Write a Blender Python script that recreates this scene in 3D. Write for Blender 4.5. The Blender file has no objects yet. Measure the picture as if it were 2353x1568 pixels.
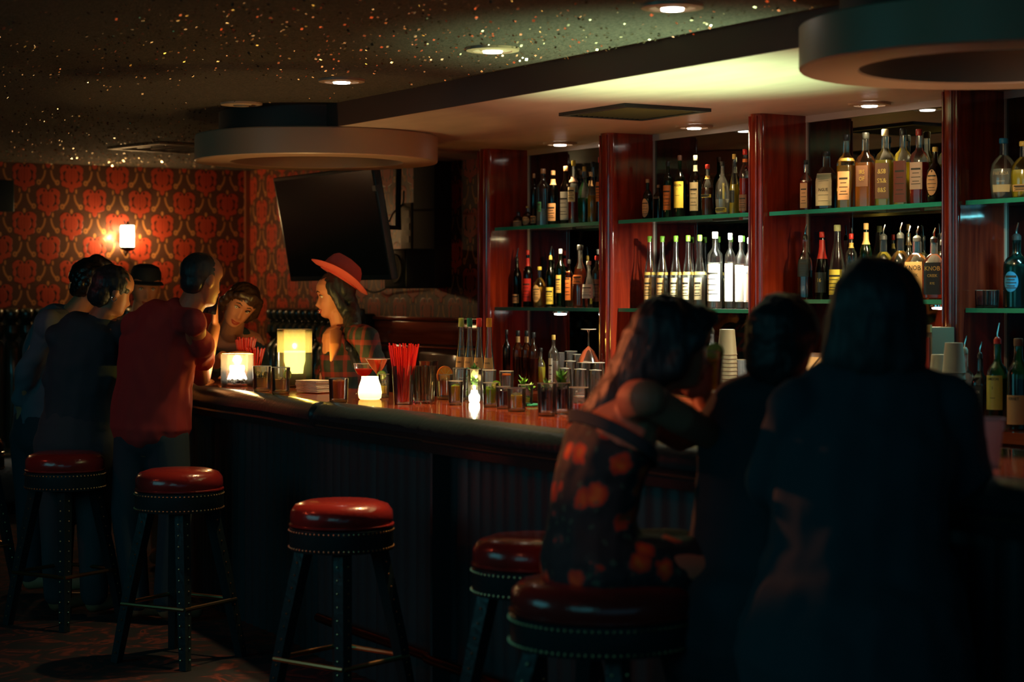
import bpy, bmesh, math, random
from mathutils import Vector, Matrix, noise
random.seed(7)
C = bpy.context.scene.collection
# ------------------------------------------------------------------ camera / world / exposure
F_PX, HZ, EYE = 4400.0, 682.0, 1.5
TH = math.atan2(2686.0, F_PX); CT, ST = math.cos(TH), math.sin(TH)
FWD = Vector((-CT, ST, 0)); RGT = Vector((ST, CT, 0)); UP = Vector((0, 0, 1))
cam = bpy.data.cameras.new('camera'); co = bpy.data.objects.new('camera', cam); C.objects.link(co)
co.location = (0, 0, EYE); co.rotation_euler = (math.pi/2, 0, math.pi/2 - TH)
cam.sensor_width = 36; cam.lens = 36*F_PX/2353; cam.shift_y = -(784-HZ)/2353
cam.clip_end = 60; cam.dof.use_dof = True; cam.dof.focus_distance = 8.4; cam.dof.aperture_fstop = 2.6
sc = bpy.context.scene; sc.camera = co
sc.view_settings.view_transform = 'Standard'; sc.view_settings.look = 'None'
sc.view_settings.exposure = 0.3; sc.view_settings.gamma = 1.0; sc.view_settings.use_curve_mapping = False
w = bpy.data.worlds.new('world'); sc.world = w; w.use_nodes = True
w.node_tree.nodes['Background'].inputs[0].default_value = (.05, .22, .32, 1)
w.node_tree.nodes['Background'].inputs[1].default_value = .35
sc.cycles.max_bounces = 8; sc.cycles.transparent_max_bounces = 24; sc.cycles.caustics_reflective = False
sc.cycles.caustics_refractive = False; sc.cycles.sample_clamp_indirect = 2.0; sc.cycles.use_denoising = True

def ray(px):
    return FWD + RGT*((px-1176.5)/F_PX)
def sat(px, Y):                       # pixels per metre where the sight line meets plane Y
    return F_PX*ray(px).y/Y
def aY(px, py, Y):
    r = ray(px); z = Y/r.y; return Vector((r.x*z, Y, EYE+(HZ-py)*z/F_PX))
def aS(px, py, s):
    r = ray(px); z = F_PX/s; return Vector((r.x*z, r.y*z, EYE+(HZ-py)/s))
def aZ(px, py, zz):
    return aS(px, py, (HZ-py)/(zz-EYE))

CEIL, SOF, BART = 2.44, 2.325, 1.07
XL, YB = -13.25, 5.78
def light(name, kind, loc, energy, color, aim=None, size=.05, spot=60, blend=.5, sy=None):
    d = bpy.data.lights.new(name, kind); d.energy = energy; d.color = color
    if kind == 'SPOT': d.spot_size = math.radians(spot); d.spot_blend = blend; d.shadow_soft_size = size
    elif kind == 'AREA':
        d.size = size
        if sy: d.shape = 'RECTANGLE'; d.size_y = sy
    else: d.shadow_soft_size = size
    o = bpy.data.objects.new(name, d); C.objects.link(o); o.location = loc
    if aim is not None:
        o.rotation_euler = (Vector(aim)-Vector(loc)).to_track_quat('-Z', 'Y').to_euler()
    return o
WARM = (1, .62, .28); CANDLE = (1, .60, .20)
# added unseen teal fill that lifts the blacks, behind and beside the camera
light('ambient_fill', 'AREA', (-6.5, -1.2, 2.4), 30, (.10, .56, .64), (-7.0, 2.4, 0), 2.6)
light('ambient_fill', 'AREA', (-1.6, -1.2, 2.4), 20, (.10, .56, .64), (-3.2, 2.2, 0), 2.6)
# unseen red and amber spots, placed to redden stools, shirt and dress
light('red_spot', 'SPOT', (-7.6, .5, 2.40), 20, (1, .10, .04), (-6.3, 3.0, .8), .05, 44)
light('red_spot', 'SPOT', (-6.6, 1.2, 2.40), 8, (1, .09, .04), (-5.35, 3.0, .8), .05, 34)
light('red_spot', 'SPOT', (-8.6, .8, 2.40), 9, (1, .09, .05), (-8.7, 3.2, 1.0), .05, 34)
light('amber_spot', 'SPOT', (-6.9, 1.5, 2.36), 200, (1, .22, .07), (-4.26, 2.74, 1.28), .04, 11)
light('red_spot', 'SPOT', (-3.3, .7, 2.38), 15, (1, .22, .12), (-4.15, 2.72, 1.08), .05, 20)  # added red fill on the seated woman's near side

# ------------------------------------------------------------------ materials
MATS = {}
def nm(name):
    m = bpy.data.materials.new(name); m.use_nodes = True; MATS[name] = m
    nt = m.node_tree; return m, nt, nt.nodes, nt.links
def pm(name, col, rough=.5, metal=0., noise_amt=0., nscale=20., bump=0., bscale=60., coat=0., spec=.5, stretch=None, emit=None, es=0):
    if name in MATS: return MATS[name]
    m, nt, N, L = nm(name); b = N['Principled BSDF']
    b.inputs['Base Color'].default_value = (*col, 1); b.inputs['Roughness'].default_value = rough
    b.inputs['Metallic'].default_value = metal; b.inputs['Coat Weight'].default_value = coat
    b.inputs['Specular IOR Level'].default_value = spec
    if emit: b.inputs['Emission Color'].default_value = (*emit, 1); b.inputs['Emission Strength'].default_value = es
    tc = None
    if noise_amt or bump:
        tc = N.new('ShaderNodeTexCoord'); mp = N.new('ShaderNodeMapping'); L.new(tc.outputs['Object'], mp.inputs[0])
        if stretch: mp.inputs['Scale'].default_value = stretch
    if noise_amt:
        n = N.new('ShaderNodeTexNoise'); n.inputs['Scale'].default_value = nscale; n.inputs['Detail'].default_value = 5
        L.new(mp.outputs[0], n.inputs['Vector'])
        r = N.new('ShaderNodeValToRGB')
        r.color_ramp.elements[0].position = .3; r.color_ramp.elements[1].position = .72
        r.color_ramp.elements[0].color = (*[c*(1-noise_amt) for c in col], 1)
        r.color_ramp.elements[1].color = (*[min(1, c*(1+noise_amt)) for c in col], 1)
        L.new(n.outputs[0], r.inputs[0]); L.new(r.outputs[0], b.inputs['Base Color'])
    if bump:
        n2 = N.new('ShaderNodeTexNoise'); n2.inputs['Scale'].default_value = bscale; L.new(mp.outputs[0], n2.inputs['Vector'])
        bp = N.new('ShaderNodeBump'); bp.inputs['Strength'].default_value = bump; bp.inputs['Distance'].default_value = .01
        L.new(n2.outputs[0], bp.inputs['Height']); L.new(bp.outputs[0], b.inputs['Normal'])
    return m
def emat(name, col, s):
    if name in MATS: return MATS[name]
    m, nt, N, L = nm(name); N.remove(N['Principled BSDF'])
    e = N.new('ShaderNodeEmission'); e.inputs[0].default_value = (*col, 1); e.inputs[1].default_value = s
    L.new(e.outputs[0], N['Material Output'].inputs[0]); return m
def glass(name, tint=(1, 1, 1), refl=.95, rough=.14):
    if name in MATS: return MATS[name]
    m, nt, N, L = nm(name); N.remove(N['Principled BSDF'])
    t = N.new('ShaderNodeBsdfTransparent'); g = N.new('ShaderNodeBsdfGlossy'); g.inputs['Roughness'].default_value = rough
    g.inputs[0].default_value = (refl, refl, refl, 1)
    lw = N.new('ShaderNodeLayerWeight'); lw.inputs[0].default_value = .22
    mc = N.new('ShaderNodeMixRGB'); mc.inputs[1].default_value = (*tint, 1); mc.inputs[2].default_value = (*[c*c*.82 for c in tint], 1)
    L.new(lw.outputs['Facing'], mc.inputs[0]); L.new(mc.outputs[0], t.inputs[0])
    fr = N.new('ShaderNodeFresnel'); fr.inputs[0].default_value = 1.55
    ad = N.new('ShaderNodeMath'); ad.operation = 'ADD'; ad.inputs[1].default_value = .0; L.new(fr.outputs[0], ad.inputs[0])
    mx = N.new('ShaderNodeMixShader'); L.new(ad.outputs[0], mx.inputs[0]); df = N.new('ShaderNodeBsdfTranslucent'); df.inputs[0].default_value = (*[.5+.5*c for c in tint], 1)
    m2 = N.new('ShaderNodeMixShader'); m2.inputs[0].default_value = .04; L.new(t.outputs[0], m2.inputs[1]); L.new(df.outputs[0], m2.inputs[2])
    L.new(m2.outputs[0], mx.inputs[1]); L.new(g.outputs[0], mx.inputs[2])
    L.new(mx.outputs[0], N['Material Output'].inputs[0]); return m
def liquid(name, col, dens=.6):
    if name in MATS: return MATS[name]
    m, nt, N, L = nm(name); N.remove(N['Principled BSDF'])
    t = N.new('ShaderNodeBsdfTransparent'); t.inputs[0].default_value = (*[c**.6 for c in col], 1)
    d = N.new('ShaderNodeBsdfTranslucent'); d.inputs[0].default_value = (*col, 1)
    d2 = N.new('ShaderNodeBsdfDiffuse'); d2.inputs[0].default_value = (*col, 1)
    a = N.new('ShaderNodeMixShader'); a.inputs[0].default_value = .5; L.new(d.outputs[0], a.inputs[1]); L.new(d2.outputs[0], a.inputs[2])
    g = N.new('ShaderNodeBsdfGlossy'); g.inputs['Roughness'].default_value = .12
    b = N.new('ShaderNodeMixShader'); b.inputs[0].default_value = dens; L.new(t.outputs[0], b.inputs[1]); L.new(a.outputs[0], b.inputs[2])
    c = N.new('ShaderNodeMixShader'); c.inputs[0].default_value = .07; L.new(b.outputs[0], c.inputs[1]); L.new(g.outputs[0], c.inputs[2])
    L.new(c.outputs[0], N['Material Output'].inputs[0]); return m

def mathn(nt, op, a, b=None, c=None, clamp=False):
    n = nt.nodes.new('ShaderNodeMath'); n.operation = op; n.use_clamp = clamp
    for i, v in enumerate((a, b, c)):
        if v is None: continue
        if isinstance(v, (int, float)): n.inputs[i].default_value = v
        else: nt.links.new(v, n.inputs[i])
    return n.outputs[0]

def wallpaper(name, axis, period=.36, ox=0., oz=0.):
    """half-drop damask: red pomegranates, gold hooks and a fine diamond ground"""
    m, nt, N, L = nm(name); b = N['Principled BSDF']
    tc = N.new('ShaderNodeTexCoord'); sp = N.new('ShaderNodeSeparateXYZ'); L.new(tc.outputs['Object'], sp.inputs[0])
    M = lambda *a, **k: mathn(nt, *a, **k)
    u = M('DIVIDE', M('ADD', sp.outputs[axis], ox), period); v = M('DIVIDE', M('ADD', sp.outputs[2], oz), period)
    u2 = M('MULTIPLY', u, 2.); col = M('ROUND', u2)
    a = M('MULTIPLY', M('ABSOLUTE', M('SUBTRACT', u2, col)), .5)
    odd = M('MULTIPLY', M('FLOORED_MODULO', col, 2.), .5)
    bb = M('SUBTRACT', M('FRACT', M('ADD', M('ADD', v, odd), .4)), .4)
    def ell(cx, cz, rx, rz):
        dx = M('DIVIDE', M('SUBTRACT', a, cx), rx); dz = M('DIVIDE', M('SUBTRACT', bb, cz), rz)
        return M('SUBTRACT', M('SQRT', M('ADD', M('MULTIPLY', dx, dx), M('MULTIPLY', dz, dz))), 1.)
    def mn(*xs):
        r = xs[0]
        for x in xs[1:]: r = M('MINIMUM', r, x)
        return r
    def ring(cx, cz, rx, rz, th):
        return M('SUBTRACT', M('ABSOLUTE', ell(cx, cz, rx, rz)), th)
    red = mn(ell(0, -.01, .145, .16), ell(.12, .16, .10, .065), ell(.205, .10, .05, .085), ell(.07, -.20, .09, .06),
             ell(0, -.28, .055, .075), ell(.17, -.17, .05, .06), ell(.205, -.04, .04, .075))
    dots = mn(ell(.085, .175, .02, .03), ell(0, -.155, .018, .03), ell(.17, .05, .014, .028), ell(.165, -.09, .012, .02))
    hooks = mn(ring(.195, .345, .034, .04, .42), M('MAXIMUM', ring(.28, .60, .215, .285, .075), M('MULTIPLY', M('SUBTRACT', a, .19), 20.)),
               ell(0, .25, .03, .05), ell(.10, -.33, .02, .05))
    def mask(x, soft=.06): return M('SUBTRACT', .5, M('DIVIDE', x, soft*2), clamp=True)
    ribs = M('GREATER_THAN', M('SINE', M('MULTIPLY', M('DIVIDE', a, M('ADD', M('SQRT', M('ABSOLUTE', M('SUBTRACT', .028, M('MULTIPLY', bb, bb)))), .04)), 26.)), .8)
    inbody = mask(ell(0, -.01, .125, .14))
    ribs = M('MULTIPLY', ribs, inbody)
    outline = mask(M('SUBTRACT', M('ABSOLUTE', M('SUBTRACT', red, .10)), .09), .05)
    dia = M('GREATER_THAN', M('MAXIMUM', M('SINE', M('MULTIPLY', M('ADD', u, v), 110.)), M('SINE', M('MULTIPLY', M('SUBTRACT', u, v), 110.))), .75)
    def mix(f, c1, c2):
        n = N.new('ShaderNodeMixRGB')
        for i, x in ((0, f), (1, c1), (2, c2)):
            if isinstance(x, tuple): n.inputs[i].default_value = (*x, 1)
            elif isinstance(x, (int, float)): n.inputs[i].default_value = x
            else: L.new(x, n.inputs[i])
        return n.outputs[0]
    RED, DK, GOLD, GR = (.56, .065, .025), (.03, .007, .005), (.62, .24, .07), (.15, .055, .03)
    c = mix(dia, GR, (.07, .03, .018))
    c = mix(outline, c, DK)
    c = mix(mask(hooks, .05), c, GOLD)
    c = mix(mask(red, .04), c, RED)
    c = mix(ribs, c, (.30, .02, .01))
    c = mix(mask(dots, .1), c, DK)
    nz = N.new('ShaderNodeTexNoise'); nz.inputs['Scale'].default_value = 5; L.new(tc.outputs['Object'], nz.inputs['Vector'])
    L.new(c, b.inputs['Base Color']); b.inputs['Roughness'].default_value = .42
    b.inputs['Specular IOR Level'].default_value = .6
    bp = N.new('ShaderNodeBump'); bp.inputs['Strength'].default_value = .35; bp.inputs['Distance'].default_value = .004
    L.new(mask(red, .12), bp.inputs['Height']); L.new(bp.outputs[0], b.inputs['Normal'])
    return m

def wood(name, c1, c2, axis='Z', rough=.12, sc_=3.):
    if name in MATS: return MATS[name]
    m, nt, N, L = nm(name); b = N['Principled BSDF']
    tc = N.new('ShaderNodeTexCoord'); mp = N.new('ShaderNodeMapping'); L.new(tc.outputs['Object'], mp.inputs[0])
    mp.inputs['Scale'].default_value = {'Z': (1, 1, .08), 'X': (.06, 1, 1), 'Y': (1, .06, 1)}[axis]
    n = N.new('ShaderNodeTexNoise'); n.inputs['Scale'].default_value = sc_*8; n.inputs['Detail'].default_value = 6; n.inputs['Distortion'].default_value = .6
    L.new(mp.outputs[0], n.inputs['Vector'])
    r = N.new('ShaderNodeValToRGB'); r.color_ramp.elements[0].position = .32; r.color_ramp.elements[1].position = .7
    r.color_ramp.elements[0].color = (*c1, 1); r.color_ramp.elements[1].color = (*c2, 1)
    L.new(n.outputs[0], r.inputs[0]); L.new(r.outputs[0], b.inputs['Base Color'])
    b.inputs['Roughness'].default_value = rough; b.inputs['Coat Weight'].default_value = .6; b.inputs['Coat Roughness'].default_value = .06
    n2 = N.new('ShaderNodeTexNoise'); n2.inputs['Scale'].default_value = 7; L.new(tc.outputs['Object'], n2.inputs['Vector'])
    bp = N.new('ShaderNodeBump'); bp.inputs['Strength'].default_value = .12; bp.inputs['Distance'].default_value = .02
    L.new(n2.outputs[0], bp.inputs['Height']); L.new(bp.outputs[0], b.inputs['Normal'])
    return m
MAHO = wood('mahogany', (.12, .010, .005), (.36, .035, .012))
MAHOX = wood('mahogany_along', (.26, .035, .012), (.55, .10, .03), 'X', .1)
DARKW = wood('dark_panelling', (.06, .014, .009), (.13, .03, .017), 'Z', .3)
VINYL = pm('black_vinyl', (.016, .030, .034), .28, bump=.15, bscale=40)
BLACK = pm('black_lacquer', (.014, .028, .034), .35)
BRASS = pm('brass', (.65, .38, .16), .28, 1.)
CHROME = pm('chrome', (.75, .75, .72), .12, 1.)
CLEAR = glass('clear_glass')
RIM = pm('glass_rim', (.8, .78, .65), .05, spec=1.)
GSHELF = glass('green_shelf_glass', (.72, .95, .88))
# ------------------------------------------------------------------ mesh helpers
class MB:
    def __init__(s): s.v = []; s.f = []; s.smooth = True
    def quad(s, pts): n = len(s.v); s.v += [Vector(p) for p in pts]; s.f.append(tuple(range(n, n+len(pts))))
    def box(s, a, b, M=None):
        x0, y0, z0 = a; x1, y1, z1 = b; n = len(s.v)
        P = [Vector(p) for p in ((x0,y0,z0),(x1,y0,z0),(x1,y1,z0),(x0,y1,z0),(x0,y0,z1),(x1,y0,z1),(x1,y1,z1),(x0,y1,z1))]
        if M is not None: P = [M @ p for p in P]
        s.v += P
        s.f += [tuple(n+i for i in q) for q in ((3,2,1,0),(4,5,6,7),(0,1,5,4),(1,2,6,5),(2,3,7,6),(3,0,4,7))]
        return s
    def rings(s, rings, cap=True):
        k = len(rings[0]); n = len(s.v)
        for r in rings: s.v += [Vector(p) for p in r]
        for i in range(len(rings)-1):
            for j in range(k):
                a = n+i*k+j; b = n+i*k+(j+1) % k
                s.f.append((a, b, b+k, a+k))
        if cap:
            s.f.append(tuple(n+j for j in range(k-1, -1, -1))); s.f.append(tuple(n+(len(rings)-1)*k+j for j in range(k)))
        return s
    def lathe(s, prof, seg=20, c=(0, 0, 0), sec=2., dy=1., cap=True, a0=None, a1=None):
        c = Vector(c); R = []
        def pt(a, r, z):
            cs, sn = math.sin(a), -math.cos(a)
            k = (abs(cs)**sec+abs(sn)**sec)**(-1/sec)
            return c+Vector((cs*r*k, sn*r*k*dy, z))
        if a0 is None:
            for r, z in prof: R.append([pt(2*math.pi*j/seg, max(r, 1e-5), z) for j in range(seg)])
            return s.rings(R, cap)
        n = len(s.v)
        for r, z in prof: s.v += [pt(a0+(a1-a0)*j/seg, r, z) for j in range(seg+1)]
        for i in range(len(prof)-1):
            for j in range(seg):
                a = n+i*(seg+1)+j; s.f.append((a, a+1, a+seg+2, a+seg+1))
        return s
    def tube(s, pts, rs, seg=10, side=None, cap=True):
        pts = [Vector(p) for p in pts]
        if isinstance(rs, (int, float)): rs = [rs]*len(pts)
        R = []
        for i, p in enumerate(pts):
            t = (pts[min(i+1, len(pts)-1)]-pts[max(i-1, 0)]).normalized()
            sd = Vector(side) if side is not None else (Vector((0, 0, 1)) if abs(t.z) < .9 else Vector((1, 0, 0)))
            a = (sd-t*sd.dot(t)).normalized(); b = t.cross(a)
            r = rs[i]; rx, ry = r if isinstance(r, tuple) else (r, r)
            R.append([p+a*(rx*math.cos(2*math.pi*j/seg))+b*(ry*math.sin(2*math.pi*j/seg)) for j in range(seg)])
        return s.rings(R, cap)
    def ell(s, c, r, seg=14, M=None):
        c = Vector(c); R = []
        n = seg//2+1
        for i in range(n+1):
            ph = -math.pi/2+math.pi*i/n
            q = max(math.cos(ph), 1e-3)
            ring = [Vector((r[0]*q*math.cos(2*math.pi*j/seg), r[1]*q*math.sin(2*math.pi*j/seg), r[2]*math.sin(ph))) for j in range(seg)]
            R.append([c+(M @ p if M is not None else p) for p in ring])
        return s.rings(R)
    def limb(s, pts, rs, side=None):      # tube with rounded ends and joints, for later remeshing
        s.tube(pts, rs, 14, side)
        for i, p in enumerate(pts):
            r = rs[i] if not isinstance(rs, (int, float)) else rs
            if isinstance(r, tuple):
                t = (Vector(pts[min(i+1, len(pts)-1)])-Vector(pts[max(i-1, 0)])).normalized()
                sd = Vector(side); a = (sd-t*sd.dot(t)).normalized(); b = t.cross(a)
                Mx = Matrix((a, b, t)).transposed(); s.ell(p, (r[0]*.99, r[1]*.99, min(r)*.8), 14, Mx)
            else: s.ell(p, (r, r, r), 12)
        return s
    def mesh(s, name):
        me = bpy.data.meshes.new(name); me.from_pydata(s.v, [], s.f)
        bm = bmesh.new(); bm.from_mesh(me)
        bmesh.ops.recalc_face_normals(bm, faces=bm.faces); bm.to_mesh(me); bm.free()
        if s.smooth:
            me.shade_smooth(); me.set_sharp_from_angle(angle=math.radians(38))
        return me
    def build(s, name, mat, parent=None, loc=None, flat=False):
        if flat: s.smooth = False
        me = s.mesh(name)
        for m in (mat if isinstance(mat, (list, tuple)) else [mat]): me.materials.append(m)
        o = bpy.data.objects.new(name, me); C.objects.link(o)
        if parent is not None: o.parent = parent
        if loc is not None: o.location = loc
        return o
def bevel(o, wd, seg=2):
    bm = bmesh.new(); bm.from_mesh(o.data)
    bmesh.ops.bevel(bm, geom=bm.edges[:], offset=wd, segments=seg, profile=.5, affect='EDGES', clamp_overlap=True)
    bm.to_mesh(o.data); bm.free(); o.data.shade_smooth(); o.data.set_sharp_from_angle(angle=math.radians(50)); return o
def tag(o, label=None, cat=None, group=None, kind=None):
    if label: o['label'] = label
    if cat: o['category'] = cat
    if group: o['group'] = group
    if kind: o['kind'] = kind
    return o
def thing(name, label, cat, loc, rz=0, group=None):
    o = bpy.data.objects.new(name, None); C.objects.link(o); o.empty_display_size = .05
    o.location = loc; o.rotation_euler = (0, 0, rz); return tag(o, label, cat, group)
def struct(name, mb, mat, parent=None, flat=False):
    o = mb.build(name, mat, parent, flat=flat)
    if parent is None: o['kind'] = 'structure'
    return o
def dup(o, parent=None):
    kids = list(o.children); c = o.copy(); C.objects.link(c); c.parent = parent
    for k in kids: dup(k, c)
    return c
def linkpart(name, me, parent, loc=(0, 0, 0), rot=(0, 0, 0), scale=None, label=None):
    o = bpy.data.objects.new(name, me); C.objects.link(o); o.parent = parent; o.location = loc; o.rotation_euler = rot
    if scale: o.scale = scale
    if label: o['label'] = label
    return o
TXT = {}
def text_mb(txt, size, radius=None, z=0, sec=2., dy=1., bold=0.0, extra=.0008, xs=1., spin=0.):
    """text in the XZ plane facing -Y, wrapped round a bottle of that radius"""
    key = (txt, bold)
    if key not in TXT:
        cu = bpy.data.curves.new('txt', 'FONT'); cu.body = txt; cu.size = 1; cu.align_x = 'CENTER'; cu.align_y = 'CENTER'; cu.offset = bold; cu.resolution_u = 2
        o = bpy.data.objects.new('txt', cu); C.objects.link(o); bpy.context.view_layer.update()
        me = bpy.data.meshes.new_from_object(o.evaluated_get(bpy.context.evaluated_depsgraph_get()))
        TXT[key] = ([v.co.copy() for v in me.vertices], [tuple(p.vertices) for p in me.polygons])
        bpy.data.objects.remove(o); bpy.data.curves.remove(cu)
    V, Fc = TXT[key]; mb = MB(); mb.smooth = False
    for c in V:
        x, zz = c.x*size*xs, c.y*size
        if spin: x, zz = x*math.cos(spin)-zz*math.sin(spin), x*math.sin(spin)+zz*math.cos(spin)
        if radius is None: mb.v.append(Vector((x, -extra, z+zz)))
        else:
            a = x/radius; cs, sn = math.sin(a), -math.cos(a); k = (abs(cs)**sec+abs(sn)**sec)**(-1/sec)
            mb.v.append(Vector((cs*(radius+extra)*k, sn*(radius+extra)*k*dy, z+zz)))
    mb.f = list(Fc); return mb
def remesh(mb, name, vox, mat, parent, smooth=2, disp=None):
    me = bpy.data.meshes.new('tmp'); me.from_pydata(mb.v, [], mb.f)
    bm = bmesh.new(); bm.from_mesh(me); bmesh.ops.recalc_face_normals(bm, faces=bm.faces); bm.to_mesh(me); bm.free()
    t = bpy.data.objects.new('tmp', me); C.objects.link(t)
    r = t.modifiers.new('r', 'REMESH'); r.mode = 'VOXEL'; r.voxel_size = vox; r.adaptivity = 0
    if smooth: sm = t.modifiers.new('s', 'SMOOTH'); sm.factor = .5; sm.iterations = smooth
    bpy.context.view_layer.update()
    out = bpy.data.meshes.new_from_object(t.evaluated_get(bpy.context.evaluated_depsgraph_get()))
    bpy.data.objects.remove(t); bpy.data.meshes.remove(me); out.name = name; out.materials.clear(); out.materials.append(mat)
    if disp:
        amp, fr = disp[:2]; st = disp[2] if len(disp) > 2 else (1, 1, 1)
        ns = [v.normal.copy() for v in out.vertices]
        for v, n in zip(out.vertices, ns):
            q = Vector((v.co.x*st[0], v.co.y*st[1], v.co.z*st[2]))*fr
            v.co += n*(amp*(noise.noise(q)+.5*noise.noise(q*2.3)))
    out.shade_smooth()
    o = bpy.data.objects.new(name, out); C.objects.link(o)
    if parent is not None: o.parent = parent
    return o
# ------------------------------------------------------------------ room shell
def carpet():
    m, nt, N, L = nm('carpet'); b = N['Principled BSDF']
    tc = N.new('ShaderNodeTexCoord'); n = N.new('ShaderNodeTexNoise'); n.inputs['Scale'].default_value = 3.2; n.inputs['Distortion'].default_value = 3.5
    L.new(tc.outputs['Object'], n.inputs['Vector']); r = N.new('ShaderNodeValToRGB')
    e = r.color_ramp.elements; e[0].position = .44; e[0].color = (.012, .014, .016, 1); e[1].position = .62; e[1].color = (.16, .03, .015, 1)
    x = e.new(.52); x.color = (.035, .012, .012, 1); x = e.new(.66); x.color = (.02, .012, .014, 1)
    L.new(n.outputs[0], r.inputs[0]); L.new(r.outputs[0], b.inputs['Base Color']); b.inputs['Roughness'].default_value = .95
    return m
X1, Y0 = 3.0, -3.6
struct('floor', MB().box((XL, Y0, -.05), (X1, YB, 0)), carpet())
CEILM = pm('glitter_ceiling', (.045, .038, .028), .85, noise_amt=.75, nscale=90, bump=.8, bscale=120)
ceil = struct('ceiling', MB().box((XL, Y0, CEIL), (X1, YB, CEIL+.06)), CEILM)
def flakes():
    mb = MB(); mb.smooth = False; rnd = random.Random(3)
    def near(x, y):
        v = noise.noise(Vector((x*.55, y*.9, 0)))+.45*noise.noise(Vector((x*2.2, y*2.2, 3)))
        return v
    n = 0
    while n < 15000:
        px = rnd.uniform(-60, 1900); y = rnd.uniform(.6, 5.7)
        p = aY(px, 0, y); x = rnd.uniform(XL+.05, -2.5)
        if rnd.random() > min(1, max(.12, .55+1.3*near(x, y)+(.5 if x < XL+1.2 else 0))): continue
        c = Vector((x, y, CEIL-.006)); r = rnd.uniform(.0035, .0075)
        nrm = Vector((rnd.gauss(0, .55), rnd.gauss(0, .55), -1)).normalized()
        a = nrm.orthogonal().normalized(); bb = nrm.cross(a)
        k = len(mb.v); mb.v += [c+a*r, c+bb*r, c-a*r, c-bb*r]; mb.f.append((k, k+1, k+2, k+3)); n += 1
    return mb
FLK = pm('glitter_flake', (1, .85, .62), .24, 1.)
me = bpy.data.meshes.new('glitter'); fm = flakes(); me.from_pydata(fm.v, [], fm.f); me.materials.append(FLK)
o = bpy.data.objects.new('glitter', me); C.objects.link(o); o.parent = ceil; o['kind'] = 'stuff'
WPL = wallpaper('wallpaper_left', 1, .34, 0., .02); WPB = wallpaper('wallpaper_back', 0, .36, .05, .03)
struct('wall_left', MB().box((XL-.1, Y0, 0), (XL, YB, CEIL)), WPL)
struct('wall_back', MB().box((XL, YB, 0), (X1, YB+.1, CEIL)), WPB)
struct('wall_front', MB().box((XL, Y0-.1, 0), (X1, Y0, CEIL)), DARKW)
# corner moulding with gilt edge between the two papered walls
struct('trim_1', MB().box((XL, YB-.035, 1.4), (XL+.03, YB, CEIL)), pm('gilt_trim', (.30, .09, .04), .35))

SOFM = pm('soffit_paint', (.50, .42, .35), .40, noise_amt=.10, nscale=3, bump=.25, bscale=2.5, stretch=(1, 3, 1))
YS = 4.12
xs0 = aY(700, 0, YS).x; xw = aY(850, 0, YB).x
def prism(poly, z0, z1):
    mb = MB(); mb.smooth = False; n = len(poly)
    mb.v = [Vector((p[0], p[1], z0)) for p in poly]+[Vector((p[0], p[1], z1)) for p in poly]
    mb.f = [tuple(range(n-1, -1, -1)), tuple(range(n, 2*n))]+[(i, (i+1) % n, (i+1) % n+n, i+n) for i in range(n)]
    return mb
so = struct('ceiling_soffit', prism([(X1, YS), (xs0, YS), (xs0-.25, YS+.35), (xw-.4, YB), (X1, YB)], SOF, CEIL+.001), SOFM)
FASC = pm('fascia_brown', (.085, .045, .035), .6)
struct('trim_2', MB().box((xs0, YS-.012, SOF), (X1, YS, CEIL)), FASC, flat=True)

# round dropped drums above the bar
DRUM = pm('drum_paint', (.42, .28, .18), .4, bump=.08, bscale=4)
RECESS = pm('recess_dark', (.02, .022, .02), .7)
def drum(px, label):
    c = aY(px, 0, 4.28); t = thing('ceiling_drum', label, 'ceiling fixture', (c.x, c.y, CEIL), group='round ceiling drums')
    zb = 2.19-CEIL; zt = SOF-CEIL
    mb = MB().lathe([(.45, zt), (.617, zt), (.622, zt-.006), (.622, zb+.006), (.617, zb), (.445, zb), (.44, zb+.005), (.44, zt-.012), (.001, zt-.012)], 96, cap=False)
    mb.build('ring', DRUM, t)
    MB().lathe([(.5, zt), (.5, 0)], 64, cap=False).build('neck', FASC, t)
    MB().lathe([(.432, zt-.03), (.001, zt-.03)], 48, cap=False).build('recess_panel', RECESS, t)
    return t
drum(728, 'round plaster drum hanging beside the television at the dim end of the bar')
drum(2315, 'large round plaster drum with open ring underside above the dark-haired patron')

# recessed lamps
LAMPD = emat('lamp_disc', (1, .86, .72), 14); LAMPOFF = pm('lamp_off', (.25, .2, .15), .4)
def downlight(px, py, z, label, on=True, off=(0, 0), dist=(0, 0, -1), e=30, spot=75, col=WARM, r=.1, grp='recessed lamps over the bar', discs=None):
    p = aZ(px, py, z); t = thing('recessed_light', label, 'ceiling light', (p.x, p.y, z), group=grp)
    MB().lathe([(r*.72, -.002), (r*.75, -.012), (r, -.010), (r*1.02, 0)], 32, cap=False).build('trim_ring', pm('lamp_trim', (.42, .30, .2), .35), t)
    MB().lathe([(r*.73, -.008), (r*.55, -.004), (r*.42, -.012)], 28, cap=False).build('reflector', pm('lamp_cone', (.5, .4, .3), .3), t)
    MB().lathe([(.001, -.017), (r*.36, -.017), (r*.38, -.006)], 24, cap=False).build('bulb', discs or (LAMPD if on else LAMPOFF), t)
    if on:
        light('bulb_light', 'SPOT', (p.x, p.y, z-.03), e, col, Vector((p.x, p.y, z))+Vector(dist), .03, spot, .6)
    return t
downlight(1545, 12, CEIL-.001, 'recessed lamp nearest the camera over the bar, big and bright', e=70, dist=(-.1, .12, -1), spot=60)
downlight(1132, 111, CEIL-.001, 'recessed lamp in the glitter ceiling, middle of the lit row', e=120, dist=(.1, -.05, -1))
downlight(785, 183, CEIL-.001, 'farthest lit recessed lamp in the glitter ceiling, before the drum', e=45, dist=(0, 0, -1))
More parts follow.
